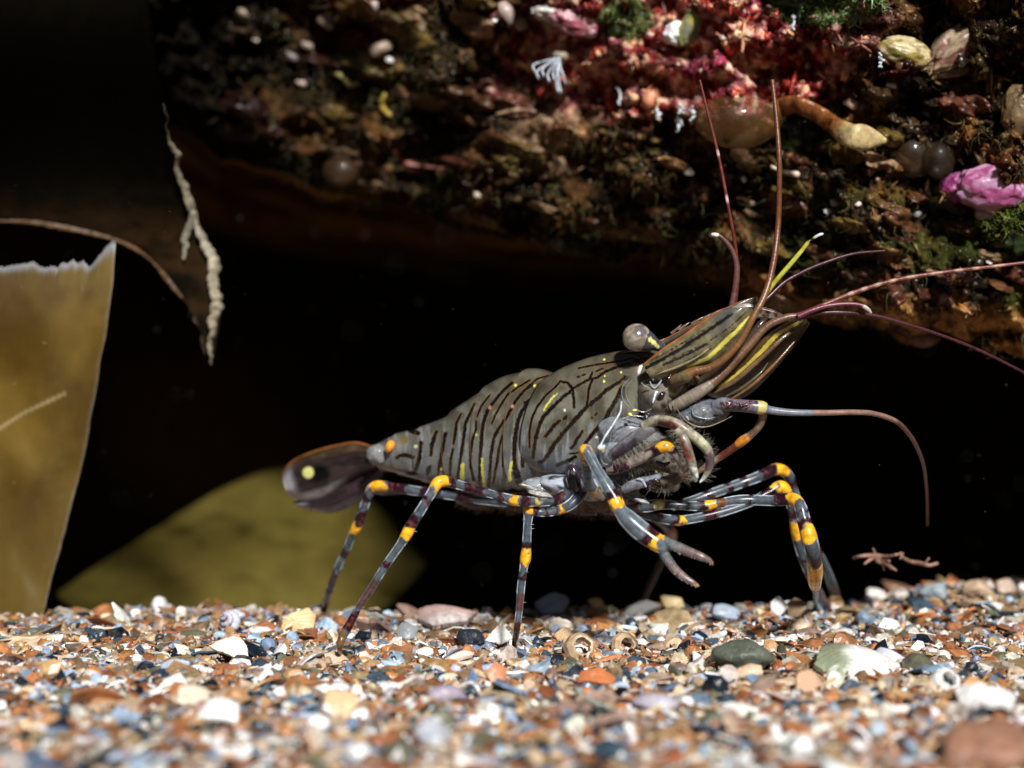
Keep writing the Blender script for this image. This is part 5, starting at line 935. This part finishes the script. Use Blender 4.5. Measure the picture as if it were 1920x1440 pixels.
# antennae and antennules
def flag(name, pts, col, al=1., m=None, ringed=True, bands=(), ns=12):
    s, T = smooth(pts, 1.6); q = P(s[:, 0], s[:, 1], s[:, 2]); rr = s[:, 3]/F*s[:, 2]*(1+.012*np.sin(np.arange(len(s))*1.35))
    c = np.tile(np.r_[col, al], (len(q), 1)); nz = fbm(np.stack([s[:, 0]/7, s[:, 1]/7, 0*T], -1), 3, 3); c[:, :3] *= (.7+.6*nz)[:, None]
    for t0, t1, cc in bands: k = ss(t0-.06, t0+.06, T)*ss(t1+.06, t1-.06, T); c = c+(np.r_[cc, 1.]-c)*k[:, None] if len(cc) == 3 else c+(np.array(cc)-c)*k[:, None]
    b = MB(); tube3(b, q, np.maximum(rr, .003), c, ns); return b.build(name, m or M_flag, prawn)
flag('antennule', [(1262, 715, 14.1, 11), (1285, 706, 14.0, 12), (1300, 697, 13.97, 9), (1330, 690, 13.95, 7.5), (1358, 673, 13.93, 7), (1388, 640, 13.92, 6.5), (1412, 595, 13.92, 6.5), (1430, 562, 13.95, 6.5), (1443, 525, 14.0, 6), (1453, 475, 14.05, 6), (1459, 420, 14.1, 5.5), (1461, 360, 14.1, 5.2), (1461, 300, 14.1, 5), (1456, 225, 14.15, 4.5), (1448, 150, 14.2, 4)], (.17, .075, .026), .95, bands=[(.2, 1.6, (.15, .11, .05)), (8.2, 14, (.13, .045, .018, .9))])
flag('antennule', [(1258, 765, 14.2, 10), (1282, 752, 14.15, 12), (1318, 730, 14.1, 11.5), (1358, 697, 14.1, 9), (1398, 655, 14.1, 8), (1437, 613, 14.1, 7), (1473, 596, 14.1, 7), (1500, 591, 14.1, 6), (1540, 574, 14.1, 5), (1590, 553, 14.15, 4.6), (1640, 536, 14.2, 4.3), (1700, 521, 14.25, 4), (1790, 508, 14.3, 3.6), (1860, 500, 14.35, 3.4), (1990, 484, 14.4, 3)], (.15, .045, .035), .95,
     bands=[(0, 2.4, (.24, .20, .15)), (2.4, 6.6, (.13, .068, .035))]+[(9+i*.5, 9.2+i*.5, (.36, .20, .14)) for i in range(10)])
for pts_, c_ in [([(1300, 722, 14.22, 5), (1345, 690, 14.2, 8), (1385, 655, 14.2, 8), (1425, 610, 14.2, 7), (1440, 590, 14.25, 3)], (.05, .035, .022)), ([(1335, 738, 14.22, 3), (1380, 712, 14.18, 5), (1430, 668, 14.18, 5), (1470, 632, 14.2, 4), (1500, 612, 14.25, 2)], (.14, .085, .04)),
                ([(1372, 748, 14.3, 2), (1410, 722, 14.25, 3), (1450, 685, 14.25, 3), (1490, 640, 14.3, 1.5)], (.20, .10, .04)), ([(1360, 744, 14.3, 2), (1390, 728, 14.25, 3), (1425, 700, 14.25, 2), (1440, 680, 14.3, 1)], (.10, .09, .05)), ([(1228, 702, 14.05, 2), (1270, 688, 14.02, 2.5), (1310, 668, 14.02, 2), (1345, 640, 14.04, 1.2)], (.26, .22, .13))]:
    flag('antennule', pts_, c_, .8, m=M_scale, ringed=False)
flag('antennule', [(1369, 585, 14.5, 6), (1376, 555, 14.5, 6), (1381, 520, 14.5, 6), (1381, 495, 14.5, 5.5), (1373, 470, 14.5, 5), (1360, 452, 14.5, 4.8), (1349, 443, 14.5, 4.5), (1338, 440, 14.5, 4), (1333, 440, 14.5, 1.5)], (.12, .045, .04), .9, bands=[(6.2, 8, (.62, .62, .52))])
flag('antennule', [(1374, 585, 14.6, 5), (1381, 540, 14.6, 4.5), (1382, 500, 14.6, 3.8), (1377, 450, 14.55, 3.4), (1366, 390, 14.5, 3.2), (1352, 315, 14.5, 3), (1340, 262, 14.5, 3), (1328, 215, 14.5, 2.8), (1312, 150, 14.5, 2.5)], (.13, .025, .016), 1., bands=[(4.15, 4.3, (.6, .4, .35)), (5.4, 5.6, (.6, .4, .35))])
flag('antennule', [(1415, 580, 14.5, 5), (1438, 560, 14.5, 4.5), (1470, 530, 14.55, 4), (1505, 510, 14.6, 3.6), (1545, 493, 14.65, 3.2), (1600, 476, 14.7, 2.8), (1660, 470, 14.75, 2.2)], (.055, .012, .018), 1.)
flag('antennule', [(1495, 594, 14.05, 5), (1520, 583, 14.05, 5), (1550, 574, 14.05, 4.6), (1585, 570, 14.05, 4.2), (1612, 572, 14.05, 4), (1627, 580, 14.05, 4), (1634, 588, 14.05, 2)], (.16, .03, .05), .95, bands=[(4.3, 6, (.50, .45, .38))])
flag('antennule', [(1495, 598, 14.1, 4.5), (1530, 588, 14.1, 4.3), (1580, 586, 14.1, 4), (1640, 592, 14.15, 3.6), (1700, 608, 14.2, 3.3), (1780, 634, 14.3, 3), (1860, 668, 14.4, 2.8), (1990, 735, 14.6, 2.4)], (.07, .018, .024), .8)
flag('antennule', [(1424, 568, 14.5, 2.5), (1436, 552, 14.48, 4), (1452, 530, 14.45, 4.6), (1478, 500, 14.4, 4.6), (1500, 474, 14.38, 4.2), (1514, 456, 14.36, 3.6), (1520, 450, 14.36, 2.4), (1535, 441, 14.35, 3), (1541, 439, 14.35, 2.8), (1544, 438, 14.35, 1)], (.50, .50, .06), 1., m=M_body, bands=[(5.2, 6.4, (.02, .01, .01)), (6.6, 9, (.55, .62, .66))], ringed=False)
ant = flag('antenna', [(1340, 762, 14.15, 11), (1356, 758, 14.1, 13), (1380, 760, 14.05, 12), (1405, 762, 14.0, 12), (1424, 764, 14.0, 13), (1433, 766, 14.0, 12), (1440, 768, 14.0, 8), (1465, 772, 14.0, 7), (1500, 774, 14.0, 6), (1550, 774, 14.05, 5.5), (1600, 773, 14.1, 5.2), (1640, 776, 14.2, 5), (1680, 790, 14.35, 4.6), (1705, 815, 14.6, 4.2), (1722, 845, 14.9, 3.8), (1733, 880, 15.3, 3.2), (1738, 930, 15.9, 2.4), (1739, 985, 16.5, 1.5)], (.20, .22, .25), .8,
           bands=[(1.3, 3.4, (.13, .10, .12)), (3.7, 5.3, (.62, .50, .16)), (5.35, 5.7, (.6, .64, .7)), (8.5, 17, (.26, .15, .11, .9)), (12, 17, (.15, .07, .05, .9))])
b = MB()
for i in range(60):
    x = R.uniform(1352, 1422); y = 759+R.normal(0, 3.2); vv, ff = ICO[1]; b.add(vv*.013*np.array([1.3, .4, .8])+P(x, y, 13.995-.012*0-.045), ff, (.05, .008, .02))
b.build('speckle', M_body, ant)
# tail fan
def tailc(dark, rim, edge=None):
    def f(x, y, u, v):
        c = L3(dark, tuple(q*1.9 for q in dark), ss(.35, .65, fbm(np.stack([x/22, y/10, 0*x], -1), 3, 8)))
        c = c+(np.array(rim)-c)*(np.maximum(ss(.82, .95, u), ss(.70, .92, v)*ss(.25, .5, u)*(0 if edge else 1))*(.6+.4*fbm(np.stack([x/5, y/5, 0*x], -1), 2, 3)))[..., None]
        if edge: c = c+(np.array(edge)-c)*ss(.12, .04, v)[..., None]
        d = np.hypot(x-578, y-886); c = c+(np.array([.62, .62, .20])-c)*ss(12, 9, d)[..., None]
        d = np.hypot(x-600, y-893); c = c+(np.array([.002, .002, .003])-c)*(ss(24, 14, d)*ss(10, 12, np.hypot(x-578, y-886)))[..., None]; return withA(c, .96)
    return f
td = lambda o: (lambda x, y, u, v: 16.15+(700-x)*.0042+o-.12*np.sin(np.pi*v))
blade('tail_fan', [(698, 836), (665, 828), (620, 836), (575, 850), (545, 866), (530, 885)], [(700, 866), (665, 868), (620, 874), (580, 888), (550, 905), (534, 912)], 80, 24, td(.15), tailc((.035, .022, .012), (.22, .20, .21), (.30, .10, .025)), .06)
blade('tail_fan', [(702, 845), (665, 846), (620, 856), (575, 864), (545, 880), (530, 900)], [(704, 880), (672, 893), (640, 912), (605, 932), (570, 940), (540, 930)], 90, 34, td(-.02), tailc((.020, .013, .012), (.50, .48, .50)), .06, label='near blade of the tail fan with a pale yellow spot and a whitish fringe')
blade('tail_fan', [(704, 868), (665, 888), (625, 905), (590, 925), (560, 938), (548, 942)], [(720, 892), (695, 925), (660, 948), (625, 962), (590, 960), (562, 950)], 90, 24, td(.1), tailc((.022, .013, .016), (.24, .23, .27)), .06)
blade('tail_fan', [(704, 870), (720, 880), (745, 888), (775, 895), (800, 905)], [(690, 925), (715, 930), (745, 928), (775, 925), (800, 918)], 50, 18, td(.35), tailc((.022, .015, .006), (.03, .02, .01)), .06)
b = MB(); blob(b, 708, 852, 22, 18, 15.75, .10, (.20, .20, .20), 20, .2, 4, 60); b.build('tail_joint', M_body, prawn)
b = MB(); blob(b, 731, 837, 9, 13, 15.62, .08, (.85, .32, .02), 25, .1, 3, 61); b.build('tail_spot', M_body, prawn, label='orange spot at the root of the tail')
